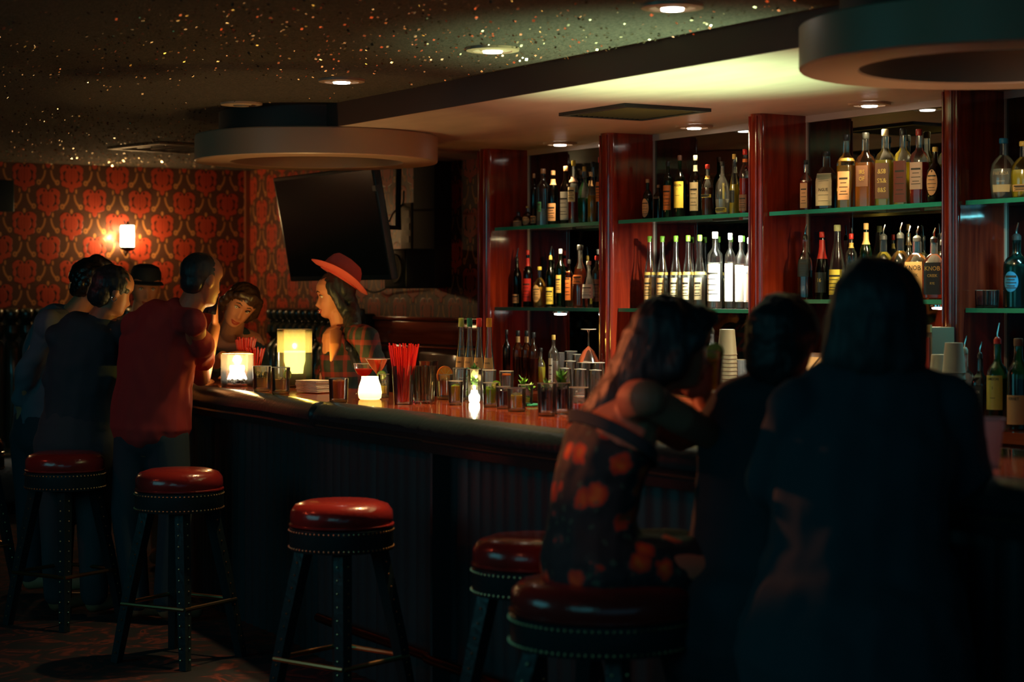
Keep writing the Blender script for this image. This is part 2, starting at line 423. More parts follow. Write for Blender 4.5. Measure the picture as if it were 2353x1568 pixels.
downlight(555, 237, CEIL-.001, 'unlit recessed lamp beyond the lit row', on=False)
YW = (1, .74, .36)
g2 = 'recessed lamps over the bottle shelves'
light('soffit_fill', 'SPOT', (aZ(1000, 940, BART).x, 4.3, 1.3), 16, (1, .55, .35), (aZ(1000, 940, BART).x-.1, 4.7, 2.3), .05, 110, 1.0)  # added warm uplight to brighten the soffit, no such lamp on the bar
downlight(1287, 328, SOF-.001, 'recessed lamp above the first shelf bay beside the wallpaper', e=16, col=YW, spot=100, dist=(0, -.12, -1), r=.09, grp=g2)
downlight(1595, 289, SOF-.001, 'recessed lamp above the second shelf bay of clear bottles', e=16, col=YW, spot=100, dist=(.1, -.12, -1), r=.09, grp=g2)
downlight(1998, 237, SOF-.001, 'recessed lamp above the third bay of whiskey bottles', e=26, col=YW, spot=100, dist=(0, -.12, -1), r=.09, grp=g2)

def grille(px, py, z, w, d, nsl, label, mat, rz=0):
    p = aZ(px, py, z); t = thing('air_vent', label, 'vent', (p.x, p.y, z), rz)
    f = MB(); e = .035
    for a, b in (((-w/2, -d/2), (w/2, -d/2+e)), ((-w/2, d/2-e), (w/2, d/2)), ((-w/2, -d/2+e), (-w/2+e, d/2-e)), ((w/2-e, -d/2+e), (w/2, d/2-e))):
        f.box((a[0], a[1], -.014), (b[0], b[1], 0))
    f.build('frame', mat, t, flat=True)
    MB().box((-w/2+e, -d/2+e, -.002), (w/2-e, d/2-e, 0)).build('backing', BLACK, t, flat=True)
    s0 = None
    for i in range(nsl):
        y = -d/2+e+(i+.5)*(d-2*e)/nsl
        if s0 is None: s0 = MB().box((-w/2+e, -.004, -.012), (w/2-e, .003, -.003), Matrix.Rotation(.5, 4, 'X')).mesh('slat'); s0.materials.append(mat)
        linkpart('slat', s0, t, (0, y, 0))
grille(1457, 255, SOF-.001, .52, .46, 14, 'square dark slatted air vent in the lit soffit over the shelves', BLACK)
grille(400, 338, CEIL-.001, .6, .6, 5, 'dim square air vent in the glitter ceiling beyond the drum', pm('vent_tan', (.2, .13, .08), .5), .2)

# ------------------------------------------------------------------ bar
def barY(px): return 3.37
outer = []
for px, py in ((760, 925), (640, 907), (520, 893), (472, 886), (440, 878), (428, 871), (438, 863), (470, 858), (520, 856), (600, 858), (680, 868)):
    p = aZ(px, py, BART); outer.append((p.x, p.y))
def smooth_path(P, n=5):
    out = []
    for i in range(len(P)-1):
        p0 = Vector(P[max(i-1, 0)]); p1 = Vector(P[i]); p2 = Vector(P[i+1]); p3 = Vector(P[min(i+2, len(P)-1)])
        for k in range(n):
            t = k/n
            out.append(.5*((2*p1)+(p2-p0)*t+(2*p0-5*p1+4*p2-p3)*t*t+(3*p1-p0-3*p2+p3)*t**3))
    out.append(Vector(P[-1])); return out
p1000 = aZ(1000, 954, BART)
path = smooth_path([(X1-.2, 3.35), (aZ(1300, 993, BART).x, 3.36), (p1000.x, 3.40)]+outer, 6)
poly = [tuple(p) for p in path]+[(aY(745, 0, 4.02).x, 4.02), (X1-.2, 4.02)]
bar = thing('bar_counter', 'long varnished wooden bar with black padded rail and pleated black front', 'bar', (0, 0, 0))
prism(poly, BART-.03, BART).build('bar_top', MAHOX, bar)
def offset_path(path, d):
    out = []
    for i, p in enumerate(path):
        t = (path[min(i+1, len(path)-1)]-path[max(i-1, 0)]).normalized(); out.append(p+Vector((-t.y, t.x))*d*1.0)
    return out
# outward side: path runs from +X to -X with the room on its left hand -> normal (-ty, tx) points to -Y
def sweep(path, prof, name, mat, parent, pleat=None):
    mb = MB(); R = []; s = 0
    for i, p in enumerate(path):
        t = (path[min(i+1, len(path)-1)]-path[max(i-1, 0)]).normalized(); nn = Vector((-t.y, t.x))
        R.append([Vector((p.x+nn.x*a, p.y+nn.y*a, z)) for a, z in prof])
    return mb.rings(R).build(name, mat, parent)
seam = min(range(len(path)), key=lambda i: (path[i]-Vector(aZ(745, 925, BART)[:2])).length)
railprof = [(.002, BART+.004), (.03, BART+.002), (.062, BART-.012), (.085, BART-.04), (.088, BART-.065), (.07, BART-.085), (.068, BART-.092), (.074, BART-.10), (.06, BART-.13), (.02, BART-.135), (.0, BART-.13)]
railprof = railprof[::-1]
def dense(path, n=3): return smooth_path([tuple(p) for p in path], n)
pr = [p for p in path]
r1 = sweep(pr[:seam+1], railprof, 'padded_rail', VINYL, bar); r2 = sweep(pr[seam:], [(a*.94, z-.004) for a, z in railprof], 'padded_rail', VINYL, bar)
pip = dense(pr[:seam+1], 1)
mb = MB(); t3 = [Vector((p.x, p.y-.071, BART-.089)) for p in pr[:seam+1]]; mb.tube(t3, .0045, 8).build('piping', pm('piping', (.05, .045, .03), .3), bar)
bc = path[seam]; MB().ell((bc.x, bc.y-.05, BART-.05), (.02, .052, .055)).build('rail_end_cap', VINYL, bar)
# pleated front
fr = smooth_path([tuple(p) for p in path[::2]], 2)
L_ = 0; pts = []
step = .008
acc = [path[0]]
for i in range(len(path)-1):
    seg = path[i+1]-path[i]; n = max(1, int(seg.length/.014))
    for k in range(n): pts.append((path[i]+seg*(k/n), L_+seg.length*k/n, seg.normalized()))
    L_ += seg.length
mb = MB(); R = []
for p, l, t in pts:
    nn = Vector((-t.y, t.x)); d = -.03+.012*abs(math.sin(l*math.pi/.085))
    R.append([(p.x+nn.x*(d-.05), p.y+nn.y*(d-.05), .0), (p.x+nn.x*d, p.y+nn.y*d, .0), (p.x+nn.x*d, p.y+nn.y*d, .14), (p.x+nn.x*d, p.y+nn.y*d, BART-.1), (p.x+nn.x*(d-.05), p.y+nn.y*(d-.05), BART-.1)])
mb.rings(R).build('pleated_front', pm('pleated_vinyl', (.025, .05, .058), .42), bar)
ip = [Vector((X1-.2, 3.95)), Vector((aY(745, 0, 3.95).x, 3.95))]
mb = MB(); mb.box((ip[1].x, 3.90, .0), (X1-.2, 3.93, BART-.03)).build('back_panel', BLACK, bar, flat=True)
for zz in (.62,):
    MB().box((ip[1].x, 3.93, zz), (X1-.2, 4.42, zz+.03)).build('speed_shelf', CHROME, bar, flat=True)
MB().tube([(p.x, p.y-.055, .2) for p in path[:seam+1]], .019, 10).build('foot_rail', pm('dull_brass', (.15, .07, .035), .3, 1.), bar)

# ------------------------------------------------------------------ back bar
YF, YM, YSH = 5.46, 5.71, 5.485
bb = thing('back_bar', 'mahogany back bar with rounded posts and mirrored niches', 'cabinet', (0, 0, 0))
posts = [(1105, 1128), (1385, 1411), (1729, 1757), (2173, 2207), (2760, 2800)]
PX = [(aY(a, 0, YF).x, aY(b, 0, YF).x) for a, b in posts]
for i, (xa, xb) in enumerate(PX):
    mb = MB(); mb.box((xa, YF, 0), (xb, YB, SOF)); pt = mb.build('partition', MAHO, bb, flat=True)
    r = (xb-xa)/2; m2 = MB(); R = []
    for zz in (0, SOF):
        R.append([((xa+xb)/2+math.cos(a)*r, YF-math.sin(a)*.035, zz) for a in [math.pi*k/14 for k in range(15)]])
    m2.rings(R).build('post_front', MAHO, pt)
    for q in (-.92, -.55, .55, .92):
        MB().tube([((xa+xb)/2+q*r, YF-.035*math.sqrt(max(0, 1-q*q))-.003, .02), ((xa+xb)/2+q*r, YF-.035*math.sqrt(max(0, 1-q*q))-.003, SOF-.01)], .0055, 8).build('bead', MAHO, pt)
m_, nt_, N_, L_n = nm('mirror'); N_['Principled BSDF'].inputs['Metallic'].default_value = 1; N_['Principled BSDF'].inputs['Roughness'].default_value = .015
N_['Principled BSDF'].inputs['Base Color'].default_value = (.16, .18, .18, 1)
MIRROR = m_
for i in range(len(PX)-1):
    MB().box((PX[i][1], YM, 1.02), (PX[i+1][0], YM+.02, SOF-.02)).build('mirror', MIRROR, bb, flat=True)
    MB().box((PX[i][1], YM-.012, SOF-.03), (PX[i+1][0], YM, SOF)).build('mirror_head_trim', pm('silver_trim', (.5, .42, .36), .4), bb, flat=True)
    MB().box((PX[i][1], YM-.01, 1.02), (PX[i][1]+.006, YM, SOF-.03)).build('mirror_edge', pm('silver_trim', (.5, .42, .36), .4), bb, flat=True)
    MB().box((PX[i+1][0]-.006, YF-.005, 1.02), (PX[i+1][0]-.001, YF+.003, SOF-.01)).build('metal_strip', pm('strip_metal', (.55, .45, .4), .25, .9), bb, flat=True)
CZ = 1.02
MB().box((PX[0][0], 5.02, CZ-.04), (X1-.2, YB-.07, CZ)).build('counter', MAHOX, bb, flat=True)
MB().box((PX[0][0], 5.08, .08), (X1-.2, YB-.07, CZ-.04)).build('base_cabinet', MAHO, bb, flat=True)
for i in range(9):
    xx = PX[0][0]+.03+i*.62
    d = MB().box((xx, 5.062, .14), (xx+.58, 5.08, CZ-.08)).build('door', MAHO, bb); bevel(d, .006)
    MB().tube([(xx+.53, 5.045, .6), (xx+.53, 5.045, .74)], .006, 8).build('handle', BRASS, d)
S1, S2 = 1.885, 1.442
shz = [(S1, S2), (S1, S2), (S1-.003, 1.488), (S1-.004, 1.455)]
bn = ['first bay beside the wallpaper', 'second bay', 'third bay of whiskeys', 'bay at the frame edge']
SHEDGE = pm('glass_edge', (.03, .33, .26), .15, spec=.8)
for i in range(4):
    for k in (0, 1):
        z = shz[i][k]; x0 = PX[i][1]+.006; x1 = PX[i+1][0]-.008
        sh = MB().box((x0, YSH, z-.018), (x1, YM-.014, z)).build('glass_shelf', [GSHELF], None, flat=True)
        tag(sh, '%s green-edged glass shelf in the %s' % (('upper', 'lower')[k], bn[i]), 'shelf', 'glass bottle shelves')
        MB().box((x0, YSH-.003, z-.018), (x1, YSH, z)).build('front_edge', SHEDGE, sh, flat=True)
# puck lamps fixed under the lower shelves
PUCK = emat('puck_glow', (1, .97, .9), 30)
def puck(px, bay, label, e, col=(1, .9, .72), k=1):
    z = shz[bay][k]; c = aY(px, 0, YSH+.045); t = thing('puck_light', label, 'lamp', (c.x, c.y, z-.0185), group='puck lamps under shelves')
    MB().lathe([(.03, 0), (.04, -.003), (.04, -.010), (.034, -.014)], 24).build('housing', CHROME, t)
    MB().lathe([(.033, -.0145), (.030, -.020), (.001, -.022)], 24, cap=False).build('lens', PUCK, t)
    light('puck_lamp', 'SPOT', (c.x, c.y-.01, z-.05), e, col, (c.x, c.y, 0), .03, 140, .8)
puck(1288, 0, 'glowing puck lamp under the lower shelf beside the wallpaper', 5)
puck(2160, 2, 'glowing puck lamp under the lower shelf of the third bay', 1.5)
# strip lamps added under the upper shelves to brighten the lower bottles
def fillstrip(px, bay, label, e, col, n=.16):
    z = shz[bay][0]; c = aY(px, 0, YSH+.03); t = thing('fill_strip', label, 'lamp', (c.x, c.y, z-.0185), group='added strip lamps under upper shelves')
    MB().box((-n/2, -.012, -.012), (n/2, .012, 0)).build('housing', BLACK, t, flat=True)
    light('fill_strip_light', 'AREA', (c.x, c.y-.01, z-.04), e, col, (c.x, c.y+.09, z-.34), n, sy=.02)
fillstrip(1300, 0, 'short added strip lamp under the upper shelf beside the wallpaper', 4, (1, .72, .38))
fillstrip(1672, 1, 'short added strip lamp above the clear bottles with green caps', 26, (.95, 1, .80), .2)
fillstrip(2080, 2, 'short added strip lamp above the bourbon bottles', 6, (1, .80, .42), .2)
fillstrip(2420, 3, 'short added strip lamp in the bay at the frame edge', 2.5, (.25, .9, 1), .2)
# clip-on work lamp at the bartender's side of the bar, throwing light up to the soffit and the clear bottles
wp = aY(1640, 900, 4.35)
t = thing('work_lamp', 'small black work lamp behind the bar tilted up towards the bottles', 'lamp', (wp.x, 4.3, .65))
MB().lathe([(.06, 0), (.06, .012), (.008, .018), (.008, .2)], 20).build('stand', BLACK, t)
MB().lathe([(.02, .2), (.055, .24), (.058, .26)], 20, cap=False).build('shade', BLACK, t)
light('work_glow', 'SPOT', (wp.x, 4.3, .95), 260, (.68, 1, .52), aZ(1540, 175, SOF), .06, 76, 1.0)
for px, e in ((1270, 14), (1600, 13), (1990, 22)):
    c = aY(px, 0, 4.5); light('fill_spot', 'SPOT', (c.x+.1, 4.45, 2.29), e, YW, (c.x, 5.6, 1.78), .03, 52, .7)  # spots added to brighten the shelves, without fixtures
light('soffit_fill', 'SPOT', (aY(2120, 0, 4.35).x, 4.35, 1.2), 14, (1, .6, .35), (aY(2150, 0, 4.4).x, 4.5, 2.3), .05, 100, 1.0)  # added warm uplight for the large drum's underside
cp = aZ(2270, 1073, BART); light('fill_spot', 'SPOT', (cp.x-.05, cp.y+.25, 2.25), 24, (1, .85, .7), (cp.x, cp.y, BART), .03, 34, .6)  # narrow spot added over the plastic cup, without a fixture

# ------------------------------------------------------------------ television wall
def on_wall(px, py, off=0.): return aY(px, py, YB-off)
wr = on_wall(845, 727); wr2 = on_wall(1108, 727)
RZ = 1.375
wn = thing('wainscot', 'dark raised-panel wooden wainscot below the patterned wallpaper', 'panelling', (0, 0, 0))
wx0 = on_wall(760, 0).x; wx1 = PX[0][0]
MB().box((wx0, YB-.025, 0), (wx1, YB, RZ-.02)).build('backing_board', DARKW, wn, flat=True)
bevel(MB().box((wx0, YB-.055, RZ-.025), (wx1, YB, RZ)).build('chair_rail', MAHOX, wn), .006)
bevel(MB().box((wx0, YB-.04, RZ-.17), (wx1, YB-.02, RZ-.03)).build('frieze_board', MAHOX, wn), .004)
n = 4; pw = (wx1-wx0)/n
for i in range(n):
    a = wx0+i*pw+.05; b = a+pw-.1
    p_ = bevel(MB().box((a, YB-.045, .25), (b, YB-.02, RZ-.22)).build('raised_panel', DARKW, wn), .012)
    MB().tube([(a-.02, YB-.03, RZ-.19), (b+.02, YB-.03, RZ-.19)], .008, 8).build('moulding', MAHOX, p_)

tv = thing('television', 'large black flat television tilted down over the booth', 'television', (0, 0, 0))
q = [aY(632, 405, 4.86), aY(858, 386, 4.86), aY(662, 650, 4.98), aY(898, 640, 4.98)]
tc_ = sum(q, Vector())/4; W_, H_ = 1.16, .66
ax = (q[1]-q[0]).normalized(); up_ = ((q[0]+q[1])/2-(q[2]+q[3])/2).normalized(); nn = ax.cross(up_).normalized()
if nn.y > 0: nn = -nn
W_ = ((q[1]-q[0]).length+(q[3]-q[2]).length)/2; H_ = ((q[0]+q[1])/2-(q[2]+q[3])/2).length
ax.z = 0; ax.normalize(); up_ = (up_-ax*up_.dot(ax)).normalized(); nn = up_.cross(ax).normalized(); nn = nn if nn.y < 0 else -nn
TM = Matrix((ax, -nn, up_)).transposed().to_4x4(); TM.translation = tc_
tv.matrix_world = TM
bevel(MB().box((-W_/2, 0, -H_/2), (W_/2, .045, H_/2)).build('housing', BLACK, tv), .006)
MB().box((-W_/2+.02, -.002, -H_/2+.03), (W_/2-.02, 0.001, H_/2-.02)).build('screen', pm('tv_screen', (.006, .012, .014), .16), tv, flat=True)
bevel(MB().box((-W_*.3, .045, -H_*.3), (W_*.3, .085, H_*.3)).build('back_cover', BLACK, tv), .01)
MB().box((W_/2-.03, -.01, H_/2-.14), (W_/2+.01, .02, H_/2-.11)).build('sensor', BLACK, tv, flat=True)
mt = TM.inverted() @ Vector((tc_.x+.05, 5.35, CEIL))
MB().tube([Vector((0, .085, 0)), TM.inverted() @ Vector((tc_.x+.05, 5.35, tc_.z)), mt], .022, 10).build('mount_arm', BLACK, tv)

sp_ = bevel(MB().box((-.15, -.14, -.12), (.13, .14, .12)).build('wall_speaker', BLACK, None, (aY(955, 0, 5.60).x, 5.60, aY(955, 618, 5.60).z)), .01)
tag(sp_, 'black box loudspeaker on the wall right of the television', 'speaker')
MB().lathe([(.09, 0), (.085, .006), (.02, -.01)], 24).build('cone', RECESS, sp_, (0, -.142, 0)).rotation_euler = (math.pi/2, 0, 0)
eb = MB().box((-.05, -.04, -.15), (.09, .04, .15)).build('junction_box', pm('beige_enamel', (.30, .26, .2), .5), None, (aY(942, 0, 5.74).x, 5.74, aY(942, 522, 5.74).z)); bevel(eb, .006)
tag(eb, 'beige metal electrical box on the wallpaper above the loudspeaker', 'electrical box')
for k in range(3): MB().box((.0, -.044, -.1+k*.08), (.07, -.04, -.06+k*.08)).build('cover_plate', pm('beige_dark', (.16, .14, .11), .5), eb, flat=True)
dp = bevel(MB().box((aY(962, 0, 5.7).x, 5.66, 1.56), (aY(1012, 0, 5.7).x, YB, CEIL-.002)).build('wall_upright', pm('near_black', (.012, .010, .011), .8), None), .006)  # near-black upright covering this stretch of wallpaper
tag(dp, 'near-black pilaster on the wallpaper behind the loudspeaker', 'upright')
def cable(pts, label, r=.006):
    o = MB().tube(smooth_path(pts, 6) if len(pts[0]) == 2 else [Vector(p) for p in pts], r, 8).build('cable', BLACK, None); tag(o, label, 'cable')
def sp3(P, n=6):
    out = []
    for i in range(len(P)-1):
        p0, p1, p2, p3 = (Vector(P[max(i-1, 0)]), Vector(P[i]), Vector(P[i+1]), Vector(P[min(i+2, len(P)-1)]))
        for k in range(n):
            t = k/n; out.append(.5*((2*p1)+(p2-p0)*t+(2*p0-5*p1+4*p2-p3)*t*t+(3*p1-p0-3*p2+p3)*t**3))
    out.append(Vector(P[-1])); return out
cable(sp3([aY(895, 508, 5.2), aY(905, 488, 5.6), aY(925, 470, 5.70), aY(928, 440, 5.75)]), 'black cable looping from the television to the wall')
cable(sp3([aY(840, 665, 5.72), aY(858, 672, 5.73), aY(880, 666, 5.73), aY(900, 650, 5.66)]), 'thin black cable sagging under the television by the hat')
lb = bevel(MB().box((-.2, -.03, -.11), (.09, .03, .11)).build('picture_frame', BLACK, None, (XL+.03, aS(14, 430, 352).y, aS(14, 430, 352).z)), .005)
lb.rotation_euler = (0, 0, math.pi/2); r_ = ray(25); lb.location = (XL+.05, XL*r_.y/r_.x-.09, 2.20)
tag(lb, 'black panel with pale edge on the wall at the far frame edge', 'panel')

# sconces
def sconce(y, z, label, e=20):
    t = thing('wall_sconce', label, 'wall lamp', (XL, y, z), group='wall sconces')
    MB().lathe([(.035, .0), (.045, .02), (.02, .03)], 20).build('backplate', pm('dark_bronze', (.05, .035, .03), .4, .8), t).rotation_euler = (0, math.pi/2, 0)
    MB().tube([(.02, 0, -.10), (.06, 0, -.13), (.10, 0, -.10), (.10, 0, -.085)], .008, 8).build('arm', MATS['dark_bronze'], t)
    MB().lathe([(.02, -.10), (.05, -.085), (.055, -.07)], 20, (.10, 0, 0)).build('holder', MATS['dark_bronze'], t)
    MB().lathe([(.045, -.07), (.052, -.06), (.052, .075), (.047, .085), (.02, .085)], 24, (.10, 0, 0), cap=False).build('glass_shade', emat('sconce_glow', (1, .80, .42), 14), t)
    MB().lathe([(.02, .085), (.012, .10), (.006, .115), (.001, .118)], 12, (.10, 0, 0)).build('finial', MATS['dark_bronze'], t)
    fr_ = MB()
    for a in range(4): 
        an = a*math.pi/2+.6; fr_.tube([(.1+.06*math.cos(an), .06*math.sin(an), -.08), (.1+.06*math.cos(an), .06*math.sin(an), .09)], .003, 6)
    fr_.tube([(.1+.06*math.cos(a*.3927), .06*math.sin(a*.3927), .09) for a in range(17)], .003, 6)
    fr_.build('cage', MATS['dark_bronze'], t)
    light('sconce_light', 'POINT', (XL+.17, y, z+.01), e, (1, .55, .20), size=.02); light('sconce_light', 'POINT', (XL+.055, y-.085, z+.0), e*.30, (1, .62, .20), size=.006); light('sconce_light', 'POINT', (XL+.055, y+.085, z+.0), e*.12, (1, .62, .20), size=.006)
sp1 = aS(297, 541, 322)
sconce(4.80, 1.925, 'glowing glass wall sconce on the red damask wall', 6)
sconce(2.83, 1.925, 'second glass sconce on the same wall, seen only in the mirror', 2)

# tufted booths
def booth(name, label, x0, y0, dx, dy, nch, z1, pitch=.105):
    t = thing(name, label, 'booth seat', (x0, y0, 0), math.atan2(dy, dx))
    L0 = nch*pitch
    bevel(MB().box((0, 0, 0), (L0, .10, z1-.02)).build('back_frame', VINYL, t), .02)
    me = None
    ch = MB(); R = []
    zs = [(.45, .02), (.5, .05), (.75, .06), (.95, .06), (1.13, .055), (1.17, .035), (1.20, .012), (1.23, .035), (z1-.16, .05), (z1-.11, .045), (z1-.085, .014), (z1-.06, .045), (z1-.02, .055), (z1, .045), (z1+.012, .02)]
    for z, d in zs:
        ww = pitch*.49 if d > .02 else pitch*.40
        R.append([(ww*math.cos(a), -d*math.sin(a)*1.2+.01, z) for a in [math.pi*k/10 for k in range(11)]])
    ch.rings(R); me = ch.mesh('channel'); me.materials.append(pm('booth_vinyl', (.045, .05, .034), .3, coat=.5))
    bt = MB().ell((0, 0, 0), (.011, .008, .011), 8).mesh('button'); bt.materials.append(VINYL)
    for i in range(nch):
        c = linkpart('channel', me, t, ((i+.5)*pitch, 0, 0))
        for z in (1.20, z1-.085): linkpart('button', bt, c, (0, -.02, z))
    bevel(MB().box((0, -.5, .12), (L0, 0, .46)).build('seat', VINYL, t), .04)
booth('booth_bench', 'tall black channel-tufted booth back under the television', XL+.66, YB-.12, 1, 0, 14, 1.41)
booth('booth_bench', 'black tufted booth back against the red damask wall', XL+.14, 1.9, 0, 1, 33, 1.41)
# ------------------------------------------------------------------ bar stools
LEATHER = pm('maroon_leather', (.30, .022, .018), .22, bump=.12, bscale=60, coat=.4)
STUD = pm('brass_stud', (.75, .45, .22), .3, 1.)
def make_stool(label, x, y, rz, r=.18, drop=0.):
    t = thing('bar_stool', label, 'stool', (x, y, 0), rz, 'round maroon bar stools')
    zt = .785-drop
    k = r/.18
    MB().lathe([(r*.94, zt-.085), (r*.985, zt-.075), (r, zt-.055), (r*.985, zt-.03), (r*.90, zt-.010), (r*.7, zt+.002), (r*.35, zt+.006), (.001, zt+.006)], 48, cap=True).build('seat', LEATHER, t)
    MB().tube([(r*.995*math.cos(a), r*.995*math.sin(a), zt-.078) for a in [2*math.pi*q/40 for q in range(41)]], .005, 6).build('piping', LEATHER, t)
    MB().lathe([(r*1.0, zt-.165), (r*1.01, zt-.16), (r*1.01, zt-.09), (r*.99, zt-.086)], 48).build('seat_band', VINYL, t)
    st = MB()
    for zz in (zt-.097, zt-.155):
        n = int(66*k)
        for q in range(n):
            a = 2*math.pi*q/n; st.ell((r*1.012*math.cos(a), r*1.012*math.sin(a), zz), (.0042, .0042, .0042), 6)
    tag(st.build('nail_studs', STUD, t), kind='stuff')
    lg = MB(); a0 = r*.72; a1 = r*1.42
    lg.tube([(a0, 0, zt-.165), ((a0+a1)/2+.004, 0, (zt-.165)*.5), (a1, 0, .0)], [.032, .030, .024], 4)
    me = lg.mesh('leg'); me.materials.append(VINYL)
    sd = MB()
    for side in (-1, 1):
        for q in range(13):
            f = (q+1)/14; sd.ell((a0+(a1-a0)*f+.016, side*.019, (zt-.165)*(1-f)), (.004, .004, .004), 6)
    sme = sd.mesh('leg_studs'); sme.materials.append(STUD)
    for q in range(4):
        a = math.pi/4+q*math.pi/2
        l = linkpart('leg', me, t, (0, 0, 0), (0, 0, a))
        s_ = linkpart('leg_studs', sme, l); s_['kind'] = 'stuff'
    ar = a0+(a1-a0)*.62+.026; zf = .24
    P = [(ar*math.cos(math.pi/4+q*math.pi/2), ar*math.sin(math.pi/4+q*math.pi/2), zf) for q in range(4)]
    for q in range(4): MB().tube([P[q], P[(q+1) % 4]], .009, 8).build('foot_bar', BRASS, t)
    return t
def stool_at(px, s): p = aS(px, HZ, s); return p.x, p.y
x, y = stool_at(785, 658); make_stool('empty maroon stool in front of the bar, middle of the row with a bright glint', x, y, .35)
x, y = stool_at(412, 556); make_stool('empty maroon stool right behind the man in the red shirt', x, y, .5)
x, y = stool_at(1224, 772); make_stool('maroon stool partly hidden behind the floral dress', x, y, .3)
x, y = stool_at(150, 500); make_stool('dim maroon stool below the person in the black top', x, y, .45)
x, y = stool_at(-75, 452); make_stool('dim stool cut by the frame edge at the far end of the row', x, y, .2)
x, y = stool_at(1385, 905); make_stool('wide maroon stool carrying the woman in the floral dress', x, y, .4, .235)
x, y = stool_at(1975, 985); make_stool('shadowed stool under the long-haired patron', x, y, .2, .21, .04)
x, y = stool_at(1755, 910); make_stool('shadowed stool under the patron between the dress and the long-haired patron', x, y, .6, .18, .04)

# ------------------------------------------------------------------ glassware helpers
SOUR = liquid('lime_yellow', (1, .80, .05), .93); LIMEG = liquid('lime_green', (.55, .9, .05), .93)
AMBER = liquid('amber', (.95, .34, .04), .9); DRED = liquid('dark_red_drink', (.16, .01, .01), .7)
REDD = liquid('red_drink', (.85, .06, .02), .75); GRAPE = liquid('pale_juice', (.95, .55, .14), .93)
PINK = liquid('pink_slush', (.75, .30, .22), .75); CREAM = liquid('cream_drink', (.85, .75, .55), .8)
HERB = pm('herb_leaf', (.07, .22, .035), .5); HERBL = pm('mint_leaf', (.22, .55, .06), .45)
def rocks(label, p, r, h, liq=None, fill=.75, ice=3, group=None, base=.12, flare=1.08, cat='glass', name='drinking_glass'):
    t = thing(name, label, cat, p, 1.0+random.uniform(-.35, .35), group)
    r0 = r/flare
    MB().lathe([(r0*.92, 0), (r0, .004), (r0*(1+(flare-1)*.1), h*base), (r, h), (r*.94, h), (r0*.92, h*base+.004), (.001, h*base)], 24).build('glass_wall', CLEAR, t)
    MB().lathe([(r*.985, h-.0012), (r*.985, h+.0012), (r*.95, h+.0012), (r*.95, h-.0012)], 24, cap=False).build('rim', pm('glass_rim', (.8, .78, .65), .05, spec=1.), t)
    MB().lathe([(r0*.9, .003), (r0*.94, h*base*.8), (.001, h*base*.9)], 16).build('glass_base', liquid('thick_glass', (.85, .78, .5), .4), t)
    if liq:
        z1 = h*fill; MB().lathe([(r0*.88, h*base+.006), (r0*.9*(1+(flare-1)*fill), z1), (.001, z1)], 24).build('drink', liq, t)
        icm = glass('ice', (.92, .95, .9), 1., .08)
        for k in range(ice):
            M = Matrix.Translation((random.uniform(-.4, .4)*r, random.uniform(-.4, .4)*r, z1-.004)) @ Matrix.Rotation(random.uniform(0, 3), 4, Vector((random.random(), random.random(), random.random())))
            bevel(MB().box((-.011, -.011, -.011), (.011, .011, .011), M).build('ice_cube', icm, t), .003)
    return t
def wheel(t, x, z, r, col, rind, yaw=0.6, slot=True):
    o = MB().lathe([(.001, -.003), (r*.88, -.003), (r*.88, .003), (.001, .003)], 24).build('citrus_wheel', col, t, (x, 0, z)); o.rotation_euler = (math.pi/2, 0, yaw)
    q = MB().lathe([(r*.87, -.0035), (r, -.003), (r, .003), (r*.87, .0035)], 24, cap=False).build('rind', rind, o)
    sg = MB()
    for k in range(8): 
        a = k*math.pi/4; sg.tube([(0, 0, .0034), (r*.84*math.cos(a), r*.84*math.sin(a), .0034)], .0008, 4)
    sg.build('membrane', pm('pith', (.85, .7, .3), .5), o); return o
ORANGE = pm('orange_flesh', (.9, .36, .02), .4); ORIND = pm('orange_rind', (.9, .22, .01), .4)
LIMEF = pm('lime_flesh', (.55, .75, .12), .4); LRIND = pm('lime_rind', (.15, .38, .02), .4)
def sprig(t, x, y, z, n, size, mat, spread=.6, h=.04):
    st = MB(); st.tube([(x, y, z), (x+.004, y, z+h)], .0012, 5); st.build('stem', HERB, t)
    for k in range(n):
        a = random.uniform(0, 6.28); tl = random.uniform(.2, 1.2)*spread; L_ = size*random.uniform(.7, 1.2)
        d = Vector((math.cos(a)*math.sin(tl), math.sin(a)*math.sin(tl), math.cos(tl))); sd = d.cross(Vector((0, 0, 1))).normalized()*L_*.3
        b = Vector((x, y, z+h*random.uniform(.2, 1)))
        m = MB(); up2 = sd.cross(d)*.25
        m.v = [b, b+d*L_*.35+sd, b+d*L_, b+d*L_*.35-sd, b+d*L_*.4-up2]; m.f = [(0, 1, 4), (1, 2, 4), (2, 3, 4), (3, 0, 4)]
        m.build('leaf', mat, t)
def bz(px, py): return aZ(px, py, BART)
# candles: glass + wax + flame + real light
FLAME = emat('flame', (1, .78, .30), 60)
WAX = pm('wax_glow', (.9, .8, .45), .5, emit=(1, .72, .22), es=2.6)
FROST = pm('frosted_votive', (.95, .9, .55), .4, emit=(1, .85, .35), es=1.8)
def flame(t, z, h=.03):
    MB().lathe([(.001, z), (.005, z+h*.25), (.006, z+h*.45), (.003, z+h*.8), (.0008, z+h)], 12).build('flame', FLAME, t)

